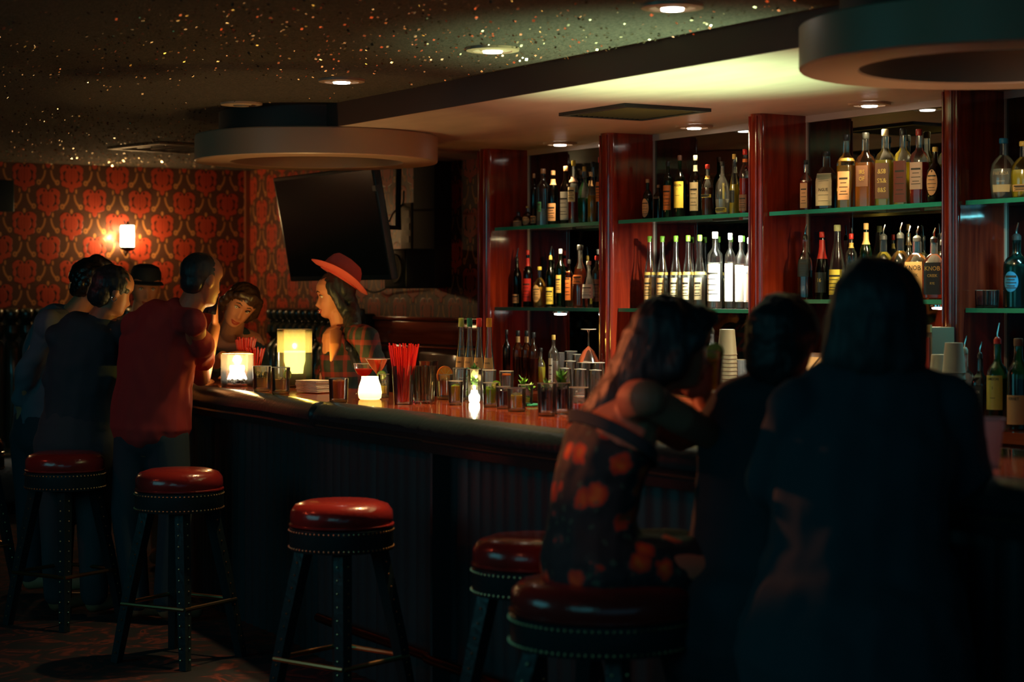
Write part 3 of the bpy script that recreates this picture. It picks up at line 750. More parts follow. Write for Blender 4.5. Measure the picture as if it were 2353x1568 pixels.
p = bz(545, 888); t = thing('candle_jar', 'wide clear glass jar with a burning candle at the far bar end', 'candle', p); R_, H_ = .078, .155
MB().lathe([(R_*.96, 0), (R_, .01), (R_, H_), (R_*.96, H_), (R_*.95, .012), (.001, .012)], 36).build('glass_wall', CLEAR, t)
MB().lathe([(R_, H_-.0015), (R_, H_+.0015), (R_*.95, H_+.0015)], 36, cap=False).build('rim', MATS['glass_rim'], t)
g_ = MB(); rn = random.Random(5)
for k in range(120):
    a, rr = rn.uniform(0, 6.28), math.sqrt(rn.random())*.068; g_.ell((rr*math.cos(a), rr*math.sin(a), .018+rn.random()*.016), (.007, .007, .006), 6)
tag(g_.build('dark_pebbles', pm('pebble', (.06, .05, .035), .4), t), kind='stuff')
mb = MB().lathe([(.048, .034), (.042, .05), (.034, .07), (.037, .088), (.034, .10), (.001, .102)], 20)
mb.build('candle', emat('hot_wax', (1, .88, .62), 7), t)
light('candle_light', 'POINT', p+Vector((0, 0, .125)), 4.2, CANDLE, size=.02)
p = bz(677, 890); t = thing('hurricane_candle', 'tall clear hurricane glass with a glowing tapered votive inside', 'candle', p); R_, H_ = .083, .275
MB().lathe([(R_*.96, 0), (R_, .01), (R_, H_), (R_*.96, H_), (R_*.95, .012), (.001, .012)], 36).build('glass_wall', glass('candlelit_glass', (.86, .84, .5), .9), t)  # yellow candlelight is put into the glass tint
MB().lathe([(R_, H_-.0015), (R_, H_+.0015), (R_*.95, H_+.0015)], 36, cap=False).build('rim', MATS['glass_rim'], t)
MB().lathe([(.035, .014), (.044, .05), (.048, .065), (.001, .065)], 24).build('dark_base', pm('dark_glass_base', (.10, .09, .03), .15), t)
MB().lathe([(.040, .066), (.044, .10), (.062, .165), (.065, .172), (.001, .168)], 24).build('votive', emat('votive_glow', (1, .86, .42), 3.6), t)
flame(t, .15, .02); light('candle_light', 'POINT', p+Vector((0, 0, .195)), 9, CANDLE, size=.006)
p = bz(850, 918); t = thing('votive_candle', 'milky round votive candle glowing on the bar before the cocktails', 'candle', p)
MB().lathe([(.040, 0), (.047, .006), (.050, .028), (.046, .055), (.036, .083), (.035, .096), (.032, .096)], 28, cap=False).build('frosted_glass', liquid('milk_glass', (.98, .90, .50), .96), t)
MB().lathe([(.001, .004), (.038, .004)], 20, cap=False).build('base', WAX, t); flame(t, .05, .02)
light('candle_light', 'POINT', p+Vector((0, 0, .078)), 2.6, (1, .78, .34), size=.008)
p = bz(1090, 925); t = thing('votive_candle', 'small blazing votive candle among the lime drinks', 'candle', p)
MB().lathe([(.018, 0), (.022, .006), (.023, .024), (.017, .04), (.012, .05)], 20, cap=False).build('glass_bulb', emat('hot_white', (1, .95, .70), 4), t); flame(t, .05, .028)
light('candle_light', 'POINT', p+Vector((0, 0, .093)), 4, CANDLE, size=.006)

GD = 'drinks lined along the bar'
t = rocks('amber rocks drink with dark garnish beside the candle jar', bz(602, 900), .042, .115, GRAPE, .55, 3, GD)
for k in range(3): wheel(t, -.02+.02*k, .075, .016, pm('olive', (.10, .09, .03), .4), BLACK, .5+k)
t = rocks('amber rocks drink with lime wedge before the hurricane glass', bz(645, 906), .042, .118, GRAPE, .55, 3, GD); wheel(t, .03, .085, .022, LIMEF, LRIND, .9)
t = rocks('square-cut whiskey drink with an orange twist next to the napkins', bz(778, 925), .040, .098, AMBER, .9, 2, GD)
MB().tube([(-.02, -.01, .05), (.0, -.012, .065), (.02, -.01, .085)], [(.008, .002)]*3, 8, (0, 0, 1)).build('orange_twist', ORANGE, t)
# cocktails
def stemglass(label, p, prof_bowl, h0, liq, lp, group):
    t = thing('cocktail_glass', label, 'glass', p, 0, group)
    MB().lathe([(.036, 0), (.035, .003), (.004, .008), (.0035, h0)], 24).build('stem', CLEAR, t)
    MB().lathe([(r, h0+z) for r, z in prof_bowl], 32, cap=False).build('bowl', CLEAR, t)
    MB().lathe([(r*.97, h0+z+.001) for r, z in lp], 32).build('drink', liq, t)
    r, z = prof_bowl[-1]; MB().lathe([(r, h0+z-.001), (r+.001, h0+z), (r, h0+z+.001)], 32, cap=False).build('rim', MATS['glass_rim'], t)
    return t
stemglass('coupe of dark red cocktail left of the red straws', bz(836, 905), [(.004, 0), (.030, .012), (.043, .035), (.046, .058)], .075, REDD, [(.004, 0), (.030, .012), (.042, .034), (.001, .036)], GD)
stemglass('martini glass of red cocktail rising over the votive', bz(868, 912), [(.004, 0), (.030, .032), (.054, .068)], .095, REDD, [(.004, 0), (.030, .032), (.050, .062), (.001, .062)], GD)
t = rocks('slim highball with lime peel right of the milky votive', bz(882, 914), .024, .10, SOUR, .5, 1, GD); wheel(t, -.01, .095, .02, LIMEF, LRIND, .2)
# straws
STRAW = pm('red_straw', (.85, .03, .015), .25, spec=.8)
def straws(label, p, n, h, spread, r0, label2=None, gh=.12, gr=.036):
    t = thing('straw_holder', label, 'straws', p, 0, 'glasses of red straws')
    MB().lathe([(gr*.8, 0), (gr*.82, .004), (gr, gh), (gr*.94, gh), (gr*.76, .01), (.001, .01)], 24).build('glass_wall', CLEAR, t)
    for k in range(n):
        a = k*2.399; q = math.sqrt((k+.5)/n); b = Vector((math.cos(a)*gr*.45*q, math.sin(a)*gr*.45*q, .012)); hh = h*random.uniform(.94, 1.03)
        e = Vector((math.cos(a)*spread*q, math.sin(a)*spread*q, hh))
        MB().tube([b, e], r0, 6).build('straw', STRAW, t)
    return t
straws('red straws fanned from the far glass nearest the smiling woman', bz(564, 872), 46, .215, .055, .0030)
straws('shorter bundle of red straws beside the hurricane candle', bz(584, 873), 34, .165, .058, .0030)
straws('tall spray of red straws beside the cut mixing glass', bz(927, 930), 36, .238, .066, .0036, gh=.155, gr=.046)
p = bz(968, 926); tag(MB().tube([p+Vector((-.03, -.02, .004)), p+Vector((.035, .02, .004))], .004, 6).build('loose_straw', STRAW, None), 'single red straw lying on the bar before the mixing glass', 'straw')
# napkins
p = bz(724, 903); t = thing('napkin_stack', 'stack of white bar napkins beside the hurricane candle', 'napkins', p, .35)
nap = pm('napkin', (.8, .76, .6), .9)
for k in range(9):
    z = .004+k*.006; d = random.uniform(-.006, .006)
    m = MB(); m.box((-.065+d, -.055, z), (.065+d, .055, z+.0045)); bevel(m.build('napkin', nap, t), .0015)
# mixing glass, tins
t = thing('mixing_glass', 'cut crystal mixing glass between the red straws and orange wheel', 'glass', bz(975, 928), 0, GD)
m = MB()
R = []
for r, z in ((.034, 0), (.038, .006), (.047, .15), (.045, .152), (.036, .012), (.001, .012)):
    R.append([((r+(.0022 if j % 2 else -.0022)*(1 if r > .02 else 0))*math.cos(2*math.pi*j/40), (r+(.0022 if j % 2 else -.0022)*(1 if r > .02 else 0))*math.sin(2*math.pi*j/40), z) for j in range(40)])
m.rings(R, cap=False); m.smooth = False; m.build('cut_wall', glass('cut_glass', (.75, .7, .6), 1., .06), t)
for k in range(9):
    a = k*.7; MB().tube([(.03*math.cos(a), .03*math.sin(a), .02), (.036*math.cos(a), .036*math.sin(a), .145)], .0022, 6).build('bar_spoon', CHROME, t)
t = thing('tin_shaker', 'dark metal shaker tin behind the mixing glass', 'shaker', bz(985, 905))
MB().lathe([(.030, 0), (.033, .004), (.042, .14), (.044, .145), (.040, .145)], 28).build('tin_body', pm('dull_tin', (.25, .2, .17), .25, 1.), t)
t = thing('bar_strainer', 'coiled grey strainer lying on the bar beside the red straws', 'strainer', bz(948, 920))
MB().lathe([(.028, 0), (.030, .004), (.02, .010), (.001, .012)], 20).build('plate', pm('dull_steel', (.4, .4, .38), .4, .9), t)
MB().tube([(.03*math.cos(a), .03*math.sin(a), .006+.003*math.sin(a*14)) for a in [k*.12 for k in range(40)]], .0016, 5).build('coil', MATS['dull_steel'], t)
t = rocks('orange drink with a big orange wheel on its rim', bz(1022, 918), .036, .105, AMBER, .75, 2, GD); wheel(t, .0, .10, .040, ORANGE, ORIND, .55)
t = rocks('yellow drink full of lemon chunks next to the orange wheel', bz(1047, 931), .030, .095, SOUR, .8, 3, GD); wheel(t, .0, .06, .022, pm('lemon', (.85, .68, .04), .4), LRIND, .3)
t = rocks('clear short glass with mint between lemon drink and votive', bz(1070, 918), .028, .09, LIMEG, .4, 2, GD); sprig(t, 0, 0, .05, 9, .02, HERBL)
t = rocks('lime drink with bright green wheels right of the blazing votive', bz(1128, 936), .032, .095, LIMEG, .75, 3, GD)
wheel(t, -.012, .06, .02, LIMEF, LRIND, .4); wheel(t, .016, .04, .02, LIMEF, LRIND, 1.0); wheel(t, .02, .085, .018, LIMEF, LRIND, .2)
t = rocks('dark red drink with ice between the lime and yellow drinks', bz(1157, 940), .029, .085, DRED, .8, 4, GD)
t = rocks('yellow sour drink left of the mint sprigs', bz(1187, 946), .036, .088, SOUR, .7, 3, GD); wheel(t, .012, .04, .018, MATS['lemon'], LRIND, .6)
t = rocks('clear drink overflowing with bright mint leaves', bz(1208, 934), .030, .085, LIMEG, .4, 2, GD); sprig(t, -.01, 0, .05, 16, .03, HERBL, .9, .05); sprig(t, .02, 0, .03, 12, .026, HERBL, 1.1, .05)
t = rocks('highball with dark herbs and frosty rim, middle of the bar front', bz(1256, 956), .034, .118, liquid('cola', (.05, .03, .02), .5), .8, 3, GD); sprig(t, 0, -.01, .07, 18, .03, HERB, 1., .05)
t = rocks('tall dark glass stuffed with rosemary beside the frosty highball', bz(1291, 952), .032, .115, liquid('cola', (.05, .03, .02), .5), .8, 2, GD); sprig(t, 0, 0, .08, 26, .04, HERB, .8, .06)
t = rocks('red and clear drink half hidden by the seated woman', bz(1330, 958), .036, .105, REDD, .45, 3, GD); t = None
mt_ = bevel(MB().box((-.06, -.04, 0), (.06, .04, .008)).build('bar_mat', pm('green_mat', (.02, .35, .2), .5), None, aY(1322, 883, 4.5)), .002); mt_.rotation_euler = (0, 0, .2)
mt_.location.z = .662; mt_.location = Vector((aY(1322, 883, 4.2).x, 3.98, BART+.001)); tag(mt_, 'green rubber bar mat behind the red drink', 'bar mat')
# tall pint glasses behind the drinks with a herb bunch
GP = 'tall clear pint glasses behind the drinks'
for i, (px, lab) in enumerate(((1056, 'empty pint glass below the olive-capped bottle'), (1090, 'pint glass holding the fern-like herb bunch'), (1124, 'pint glass below the orange-capped bottle'), (1164, 'ribbed pint glass with an amber slick beside the brown bottles'))):
    p = aY(px, 900, 3.93); p.z = BART; t = rocks(lab, p, .029, .135, None, group=GP, flare=1.2)
    if i == 1: sprig(t, 0, 0, .04, 34, .045, pm('fern', (.08, .26, .06), .5), .7, .08)
    if i == 3: MB().lathe([(.024, .118), (.025, .124), (.001, .125)], 20).build('drink', AMBER, t)
# plastic cup at the frame edge
p = bz(2262, 1073); t = thing('plastic_cup', 'empty frosted plastic cup on the bar at the frame edge', 'cup', p)
MB().lathe([(.034, 0), (.036, .004), (.046, .09), (.049, .094), (.050, .118), (.053, .122), (.050, .122), (.044, .09), (.033, .006), (.001, .006)], 36).build('cup_wall', liquid('frosted_plastic', (.42, .36, .42), .5), t)
MB().tube([(.0515*math.cos(a), .0515*math.sin(a), .121) for a in [2*math.pi*k/32 for k in range(33)]], .002, 6).build('rolled_rim', MATS['frosted_plastic'], t)
# glass of the seated woman and lime glass on the bar beside her
t = rocks('lime drink on the bar in front of the long-haired patron', bz(1682, 1012), .036, .115, liquid('cola', (.05, .03, .02), .5), .8, 2, GD); wheel(t, -.02, .11, .022, LIMEF, LRIND, .4)

# ------------------------------------------------------------------ bottles
LQ = {'amber': AMBER, 'gold': liquid('whiskey_gold', (.95, .55, .05), .8), 'yellow': liquid('yellow_spirit', (.95, .80, .08), .8),
      'red': liquid('red_spirit', (.65, .05, .02), .8), 'orange': liquid('orange_spirit', (1, .18, .02), .85),
      'clear': liquid('clear_spirit', (.95, .97, .92), .45), 'dark': liquid('dark_spirit', (.07, .02, .012), .75),
      'green': liquid('green_spirit', (.03, .20, .06), .6), 'teal': liquid('teal_spirit', (.05, .25, .25), .5), 'brown': liquid('brown_spirit', (.30, .07, .02), .6)}
GL = {'clear': CLEAR, 'green': glass('green_glass', (.10, .45, .18)), 'dark': glass('dark_glass', (.16, .10, .07)), 'amber': glass('amber_glass', (.6, .24, .06)),
      'teal': glass('teal_glass', (.25, .65, .62)), 'red': glass('red_glass', (.6, .08, .05))}
INK = pm('label_ink', (.02, .018, .015), .6); INKR = pm('red_ink', (.4, .02, .01), .6); GILT = pm('gilt_ink', (.8, .5, .12), .35, .6); INKW = pm('white_ink', (.85, .82, .7), .5)
SHAPES = {   # (radius factor, height factor)
 'bourbon': [(.9, 0), (1, .015), (1, .56), (.96, .62), (.75, .68), (.42, .72), (.33, .76), (.33, .94)],
 'wine': [(.9, 0), (1, .015), (1, .60), (.92, .66), (.60, .73), (.40, .78), (.36, .92)],
 'squat': [(.85, 0), (1, .03), (1, .50), (.93, .60), (.60, .70), (.34, .74), (.32, .94)],
 'round': [(.75, 0), (.9, .03), (1, .25), (1.02, .42), (.9, .58), (.55, .68), (.30, .73), (.28, .94)],
 'tall': [(.9, 0), (1, .012), (1, .66), (.95, .71), (.6, .76), (.36, .80), (.34, .92)],
 'cone': [(.95, 0), (1, .015), (.96, .42), (.72, .60), (.46, .74), (.38, .82), (.36, .92)],
 'bell': [(.85, 0), (1, .02), (1, .40), (.85, .50), (.70, .60), (.42, .72), (.34, .94)],
 'jug': [(.9, 0), (1.05, .03), (1.08, .3), (.95, .5), (.6, .66), (.35, .72), (.34, .94)],
}
def prof_r(prof, z):
    for (r0, z0), (r1, z1) in zip(prof, prof[1:]):
        if z0 <= z <= z1: return r0+(r1-r0)*(z-z0)/max(1e-6, z1-z0)
    return prof[-1][0]
def bottle(label, px, w, top, shelf_z, Y=5.59, shape='bourbon', g='clear', liq='amber', fill=.55, lab=None, cap=None, pour=False, sec=2., dy=1., rz=None, text=None, neck=None, group=None, zfix=None):
    """px/top/w read off the photograph; real size follows from the shelf the bottle stands on"""
    s = sat(px, Y); base = aY(px, 0, Y); H = EYE+(HZ-top)/s-shelf_z
    hp = H*.86 if pour else H
    r = w/s/2
    if rz is None: rz = random.uniform(.28, .5)
    t = thing('spirit_bottle', label, 'bottle', (base.x, Y, shelf_z), rz, group or 'bottles on the back bar')
    P = [(a*r, b*hp) for a, b in SHAPES[shape]]
    seg = 24 if sec <= 2 else 32
    mb = MB().lathe(P, seg, sec=sec, dy=dy); mb.build('glass_body', GL[g], t)
    if liq:
        zf = fill*hp; LP = [(max(.001, a*.93), max(.006, b)) for a, b in P if b < zf]; LP += [(prof_r(P, zf)*.93, zf), (.001, zf)]
        MB().lathe(LP, seg, sec=sec, dy=dy).build('liquid', LQ[liq], t)
    if neck:
        z0, z1, col = neck; nz = [z0+(z1-z0)*k/3 for k in range(4)]
        MB().lathe([(prof_r(SHAPES[shape], z)*r*1.05+.0006, z*hp) for z in nz], 20, cap=False).build('neck_label', pm('c_%s' % col[0], col[1], .4), t)
    zt = SHAPES[shape][-1][1]*hp; rt = SHAPES[shape][-1][0]*r
    cc = cap or ('blackcap', (.02, .02, .02))
    if pour:
        MB().lathe([(rt*1.05, zt-.004), (rt*1.05, zt+.012), (rt*.6, zt+.02), (rt*.3, zt+.022)], 16).build('stopper', pm('c_%s' % cc[0], cc[1], .3), t)
        MB().tube([(0, 0, zt+.02), (.0, 0, zt+.035), (.006, .004, H)], [.0045, .0045, .0028], 8).build('pourer', CHROME, t)
    else:
        MB().lathe([(rt*1.08, max(zt-.008, H*.915)), (rt*1.16, max(zt-.004, H*.925)), (rt*1.16, H-.003), (rt*1.0, H), (.001, H)], 18).build('cap', pm('c_%s' % cc[0], cc[1], .35), t)
    if lab:
        z0, z1, col, arc = lab[:4]; zs = [z0+(z1-z0)*k/4 for k in range(5)]
        sh = lab[4] if len(lab) > 4 else 'rect'
        if sh == 'oval':
            m = MB(); n = 20; c0 = (z0+z1)/2; R_l = prof_r(SHAPES[shape], c0)*r
            ringp = []
            for q in (0, .5, 1.):
                rr = []
                for k in range(n):
                    a = arc*q*math.cos(2*math.pi*k/n); z = c0+(z1-z0)/2*q*math.sin(2*math.pi*k/n); rad = prof_r(SHAPES[shape], z)*r+.001
                    cs, sn = math.sin(a), -math.cos(a); kk = (abs(cs)**sec+abs(sn)**sec)**(-1/sec); rr.append((cs*rad*kk, sn*rad*kk*dy, z*hp))
                ringp.append(rr)
            m.rings(ringp, cap=False); lb_ = m.build('label', pm('c_%s' % col[0], col[1], .55), t)
        else:
            lb_ = MB().lathe([(prof_r(SHAPES[shape], z)*r+.0009, z*hp) for z in zs], 14, sec=sec, dy=dy, a0=-arc, a1=arc).build('label', pm('c_%s' % col[0], col[1], .55), t)
        if text:
            for (tx, fz, sz, ink) in text:
                text_mb(tx, sz*r, prof_r(SHAPES[shape], fz)*r, fz*hp, sec, dy, .01, .0018, .8).build('label_print', ink, lb_)
        else:
            # rule lines standing in the same place as the small print
            m = MB(); m.smooth = False
            for k, fz in enumerate((.75, .6, .45, .3, .2)):
                z = z0+(z1-z0)*fz; a = arc*(.55 if k % 2 else .75); hh = .006 if k in (0,) else .0022
                m.lathe([(prof_r(SHAPES[shape], z)*r+.0014, z*hp-hh*H*2), (prof_r(SHAPES[shape], z)*r+.0014, z*hp+hh*H*2)], 10, sec=sec, dy=dy, a0=-a, a1=a)
            m.build('label_print', INK, lb_)
    return t
c_ = {'cream': ('cream', (.80, .66, .40)), 'peach': ('peach', (.75, .38, .18)), 'white': ('white', (.9, .87, .78)), 'yellow': ('yellowp', (.88, .68, .10)),
      'orange': ('orangep', (.75, .20, .04)), 'brown': ('brownp', (.20, .09, .05)), 'black': ('blackp', (.02, .022, .022)), 'red': ('redp', (.65, .03, .02)),
      'green': ('greenp', (.25, .55, .06)), 'gold': ('goldp', (.75, .50, .12)), 'tan': ('tanp', (.70, .40, .15)), 'blue': ('bluep', (.02, .22, .45)), 'pink': ('pinkp', (.62, .38, .28)), 'dkgreen': ('dkgreen', (.02, .12, .06)), 'cork': ('cork', (.45, .22, .10))}
K = c_
def T(*a): return list(a)
# bay 1 upper
z = S1
bottle('tiny squat bottle with peach label at the shelf end by the red post', 1191, 23, 487, z, shape='squat', liq='brown', lab=(.05, .42, K['peach'], 1.2), cap=K['black'])
bottle('small round bottle with tan heart-shaped label, second from the red post', 1212, 22, 474, z, shape='round', liq='brown', lab=(.1, .5, K['peach'], 1.1, 'oval'), cap=K['gold'])
bottle('slim dark bottle with brown cork and small orange label', 1227, 16, 399, z, shape='tall', g='dark', liq='dark', lab=(.06, .2, K['peach'], 1.1), cap=K['cork'])
bottle('tall clear bottle with domed shoulders and green leaf mark', 1248, 31, 388, z, shape='tall', liq='clear', fill=.3, lab=(.25, .42, K['dkgreen'], .35), cap=K['cork'])
bottle('dark bottle with peach octagon label and peach neck band', 1271, 25, 392, z, shape='wine', g='dark', liq='dark', lab=(.08, .40, K['peach'], 1.0), cap=K['peach'], neck=(.74, .84, K['peach']))
bottle('dark red bottle with the large white label on the top shelf', 1300, 25, 382, z, shape='wine', g='dark', liq='dark', lab=(.08, .56, K['white'], 1.2), cap=K['peach'])
bottle('red spirit bottle with yellow foil top and cream label', 1318, 25, 369, z, shape='bourbon', liq='red', lab=(.35, .58, K['cream'], .9), cap=K['yellow'], neck=(.66, .74, K['pink']), fill=.5)
bottle('clear ribbed bottle with green tint right of the yellow foil top', 1343, 28, 383, z, shape='round', sec=3, liq='green', fill=.45, cap=K['gold'])
bottle('clear bottle of olive liquor with dark stopper behind the post', 1362, 24, 372, z, shape='bell', liq='gold', fill=.45, cap=K['black'])
bottle('red wax-topped bottle touching the second post', 1378, 17, 361, z, shape='wine', liq='dark', lab=(.32, .62, K['orange'], 1.3), cap=K['red'])
# bay 1 lower
z = S2
bottle('dark bottle with metal pourer and torn peach label by the red post', 1188, 21, 570, z, shape='wine', g='dark', liq='dark', lab=(.08, .25, K['peach'], 1.0), pour=True)
bottle('red-topped bottle with glowing red label, lower shelf', 1213, 22, 575, z, shape='bourbon', g='dark', liq='red', fill=.6, lab=(.1, .5, K['red'], 1.3), cap=K['red'], neck=(.72, .86, K['red']))
bottle('round yellow-capped bottle of golden liqueur with oval label', 1240, 31, 613, z, shape='round', liq='gold', fill=.5, lab=(.12, .55, K['tan'], .75, 'oval'), cap=K['yellow'])
bottle('dark green wine bottle with pourer and yellow label', 1265, 21, 566, z, shape='wine', g='green', liq='green', lab=(.06, .38, K['yellow'], 1.1), cap=K['gold'], pour=True)
bottle('green liqueur bottle with round glass stopper', 1288, 22, 572, z, shape='tall', g='green', liq='green', fill=.6, lab=(.25, .55, K['gold'], .7), cap=('crystal', (.4, .4, .5)))
bottle('orange-labelled bottle with a black cap, lower shelf', 1308, 18, 597, z, shape='tall', g='amber', liq='orange', lab=(.15, .75, K['orange'], 1.0), cap=K['black'])
bottle('large blazing orange aperitif bottle before the mirrored lamp', 1333, 35, 563, z, shape='jug', liq='orange', fill=.62, lab=(.38, .52, K['orange'], .8), cap=K['black'], Y=5.56)
bottle('white ceramic jug-shaped bottle beside the orange aperitif', 1353, 28, 600, z, shape='jug', liq=None, lab=(.2, .5, K['white'], 1.2), cap=K['white'], Y=5.55)
bottle('dark bottle with brown label against the second post', 1371, 21, 588, z, shape='tall', g='dark', liq='dark', lab=(.12, .55, K['brown'], 1.2), cap=K['red'])
# bay 2 upper
z = S1
bottle('small dark bottle with oval tan label by the second post', 1488, 24, 412, z, shape='squat', g='dark', liq='dark', lab=(.06, .52, K['peach'], .85, 'oval'), cap=K['cork'])
bottle('plain dark square bottle next to the oval-labelled one', 1513, 20, 425, z, shape='tall', sec=4, g='dark', liq='dark', lab=(.6, .66, K['brown'], .7), cap=K['brown'])
bottle('dark green bottle with dull orange label', 1535, 21, 371, z, shape='tall', g='green', liq='green', lab=(.15, .58, K['orange'], 1.1), cap=K['black'])
bottle('green whiskey bottle with bright yellow label reading MESON', 1562, 26, 357, z, shape='bourbon', g='green', liq='green', lab=(.16, .58, K['yellow'], 1.1), cap=K['brown'], text=[('MESON', .52, .55, INK), ('——', .36, .5, INK), ('l', .46, .5, INK)])
bottle('dark bottle with striped cream label and grey foil neck', 1598, 26, 357, z, shape='bourbon', g='dark', liq='dark', lab=(.1, .56, K['cream'], .9), cap=('greyfoil', (.4, .42, .34)), neck=(.74, .84, ('greyfoil', (.4, .42, .34))))
bottle('stubby bottle with red and gold banded cap', 1626, 28, 378, z, shape='squat', liq='brown', fill=.55, lab=(.36, .42, K['yellow'], 1.2), cap=K['red'], neck=(.72, .78, K['gold']))
bottle('round clear decanter bottle with a black knob cap', 1660, 33, 371, z, shape='round', liq='clear', fill=.3, lab=(.06, .14, K['yellow'], 1.2), cap=K['black'])
bottle('olive bottle with slim neck behind the red rum bottle', 1687, 23, 354, z, shape='bell', liq='yellow', fill=.5, cap=K['gold'], lab=(.2, .4, K['black'], .6))
bottle('dark red rum bottle with red cap by the third post', 1712, 27, 343, z, shape='wine', liq='red', fill=.55, lab=(.05, .3, K['brown'], .8), cap=K['red'], neck=(.80, .85, K['orange']))
# bay 2 lower : the blazing clear bottles
z = S2
lbl = ['first from the second post', 'second from the second post', 'third, over the seated woman', 'fourth, beside the gold-capped one', 'next to the gold-foil bottle']
for i, (px, top) in enumerate(((1493, 543), (1522, 543), (1553, 542), (1581, 541), (1608, 540))):
    bottle('green-capped clear gin bottle, %s' % lbl[i], px, 28, top, z, shape='bell', liq='clear', fill=.5, lab=(.12, .42, K['tan' if i < 2 else 'cream'], .75), cap=K['green'], neck=(.46, .5, K['gold']), Y=5.58, group='green-capped clear bottles')
bottle('clear bottle with white label and gold foil top', 1643, 35, 533, z, shape='tall', liq='clear', fill=.6, lab=(.1, .58, K['white'], 1.2), cap=('goldwhite', (.8, .68, .35)), Y=5.56)
for i, (px, top, l) in enumerate(((1678, 536, 'clear vodka bottle with tall neck right of the gold foil'), (1702, 542, 'clear vodka bottle, middle of three by the third post'), (1722, 546, 'clear vodka bottle touching the third post'))):
    bottle(l, px, 25, top, z, shape='tall', liq='clear', fill=.62, lab=(.1, .6, K['white'], 1.0), cap=('silvercap', (.4, .42, .38)), Y=5.57, group='clear vodka bottles', text=[('DKA', .5, .6, pm('c_bluep', K['blue'][1], .4)), ('——', .12, .7, INK)])
# bay 3 upper
z = S1-.003
bottle('reddish bottle with bird label at the third post', 1852, 26, 368, z, shape='bourbon', sec=4, dy=.8, liq='red', fill=.6, lab=(.06, .55, K['peach'], .65), cap=K['black'])
bottle('short square bottle with large tan printed label, top shelf', 1899, 47, 348, z, shape='squat', sec=5, dy=.7, liq='brown', fill=.6, lab=(.07, .62, K['cream'], .75), cap=K['black'], text=[('NGUE', .34, .42, INK), ('______', .28, .4, INK), ('______', .18, .4, INK), ('______', .52, .4, INK)], Y=5.58)
bottle('square bourbon bottle with white feather label and gold neck rings', 1945, 41, 309, z, shape='bourbon', sec=5, dy=.8, liq='gold', fill=.58, lab=(.12, .5, K['peach'], .62), cap=K['black'], neck=(.64, .68, K['gold']))
bottle('square bourbon bottle with dark framed picture label', 1989, 44, 305, z, shape='bourbon', sec=5, dy=.8, liq='amber', fill=.6, lab=(.28, .56, K['brown'], .62), cap=K['black'], text=[('IRS', .47, .6, GILT), ('OF', .38, .6, GILT)])
bottle('square whiskey bottle with ornate golden scroll label', 2034, 43, 297, z, shape='bourbon', sec=5, dy=.8, liq='yellow', fill=.6, lab=(.1, .56, K['brown'], .7), cap=K['cream'], text=[('&S8', .45, .7, GILT), ('S%&', .33, .7, GILT), ('8&S', .21, .7, GILT)])
bottle('square whiskey bottle with deep red side and black cap', 2075, 40, 296, z, shape='bourbon', sec=5, dy=.8, liq='yellow', fill=.56, lab=(.04, .58, ('oxblood', (.16, .02, .01)), .7), cap=K['black'])
bottle('whiskey bottle with pink paper label and red foil neck', 2112, 41, 297, z, shape='bourbon', sec=4, dy=.8, liq='red', fill=.56, lab=(.2, .56, K['pink'], .7), cap=('redfoil', (.35, .04, .03)))
bottle('dark round bottle with oval tan label by the fourth post', 2149, 40, 338, z, shape='round', g='dark', liq='dark', lab=(.14, .6, K['peach'], .7, 'oval'), cap=K['gold'])
# bay 3 lower
z = 1.488
bottle('bottle with dark label and pourer beside the third post', 1850, 32, 516, z, shape='squat', sec=4, dy=.8, liq='brown', fill=.45, lab=(.35, .62, K['black'], .8), pour=True)
bottle('bottle hooded in red plastic foil', 1889, 32, 533, z, shape='bell', g='dark', liq='dark', lab=(.1, .4, K['black'], 1.0), cap=K['red'], neck=(.6, .88, K['red']), text=[('16', .28, .8, GILT)])
bottle('tall conical clear bottle with lime label', 1924, 38, 517, z, shape='cone', liq='clear', fill=.4, lab=(.06, .40, K['yellow'], 1.1), cap=('limecap', (.6, .62, .3)))
bottle('clear bottle with round golden neck medallion', 1956, 26, 537, z, shape='tall', liq='clear', fill=.4, lab=(.1, .4, K['cream'], .9), cap=K['red'], neck=(.78, .86, K['gold']))
bottle('gold foil-wrapped bottle above the dark head', 1990, 28, 513, z, shape='wine', g='green', liq='yellow', fill=.5, lab=(.1, .4, K['gold'], .9), cap=K['tan'], neck=(.72, .88, K['tan']))
bottle('bright dome-shouldered bottle with pourer behind the dark head', 2030, 50, 516, z, shape='squat', liq='yellow', fill=.45, lab=(.1, .35, K['cream'], .9), pour=True, Y=5.6)
bottle('embossed dome-shouldered bottle with pourer by the tan bourbon', 2069, 50, 512, z, shape='squat', liq='gold', fill=.4, lab=(.1, .35, K['cream'], .9), pour=True, Y=5.6)
bottle('clear bottle with pourer behind the bourbons', 2088, 20, 519, z, shape='tall', liq='clear', pour=True, Y=5.67)
bottle('bourbon bottle with tan label lettered KNOB CREEK', 2107, 56, 521, z, shape='squat', sec=4.5, dy=.75, liq='amber', fill=.5, lab=(.10, .60, K['tan'], .72), pour=True, Y=5.555, rz=.35, text=[('KNOB', .50, .56, INK), ('CREEK', .385, .36, INK), ('small batch', .30, .17, INK), ('whiskey', .24, .17, INK)])
bottle('bourbon bottle with black label lettered KNOB CREEK', 2146, 50, 524, z, shape='squat', sec=4.5, dy=.75, liq='orange', fill=.5, lab=(.08, .60, K['black'], .72), pour=True, Y=5.545, rz=.6, text=[('KNOB', .50, .56, GILT), ('CREEK', .385, .36, GILT), ('RYE', .26, .3, GILT)])
bottle('dark bottle with pourer squeezed at the fourth post', 2163, 18, 528, z, shape='tall', g='dark', liq='dark', pour=True, Y=5.67)
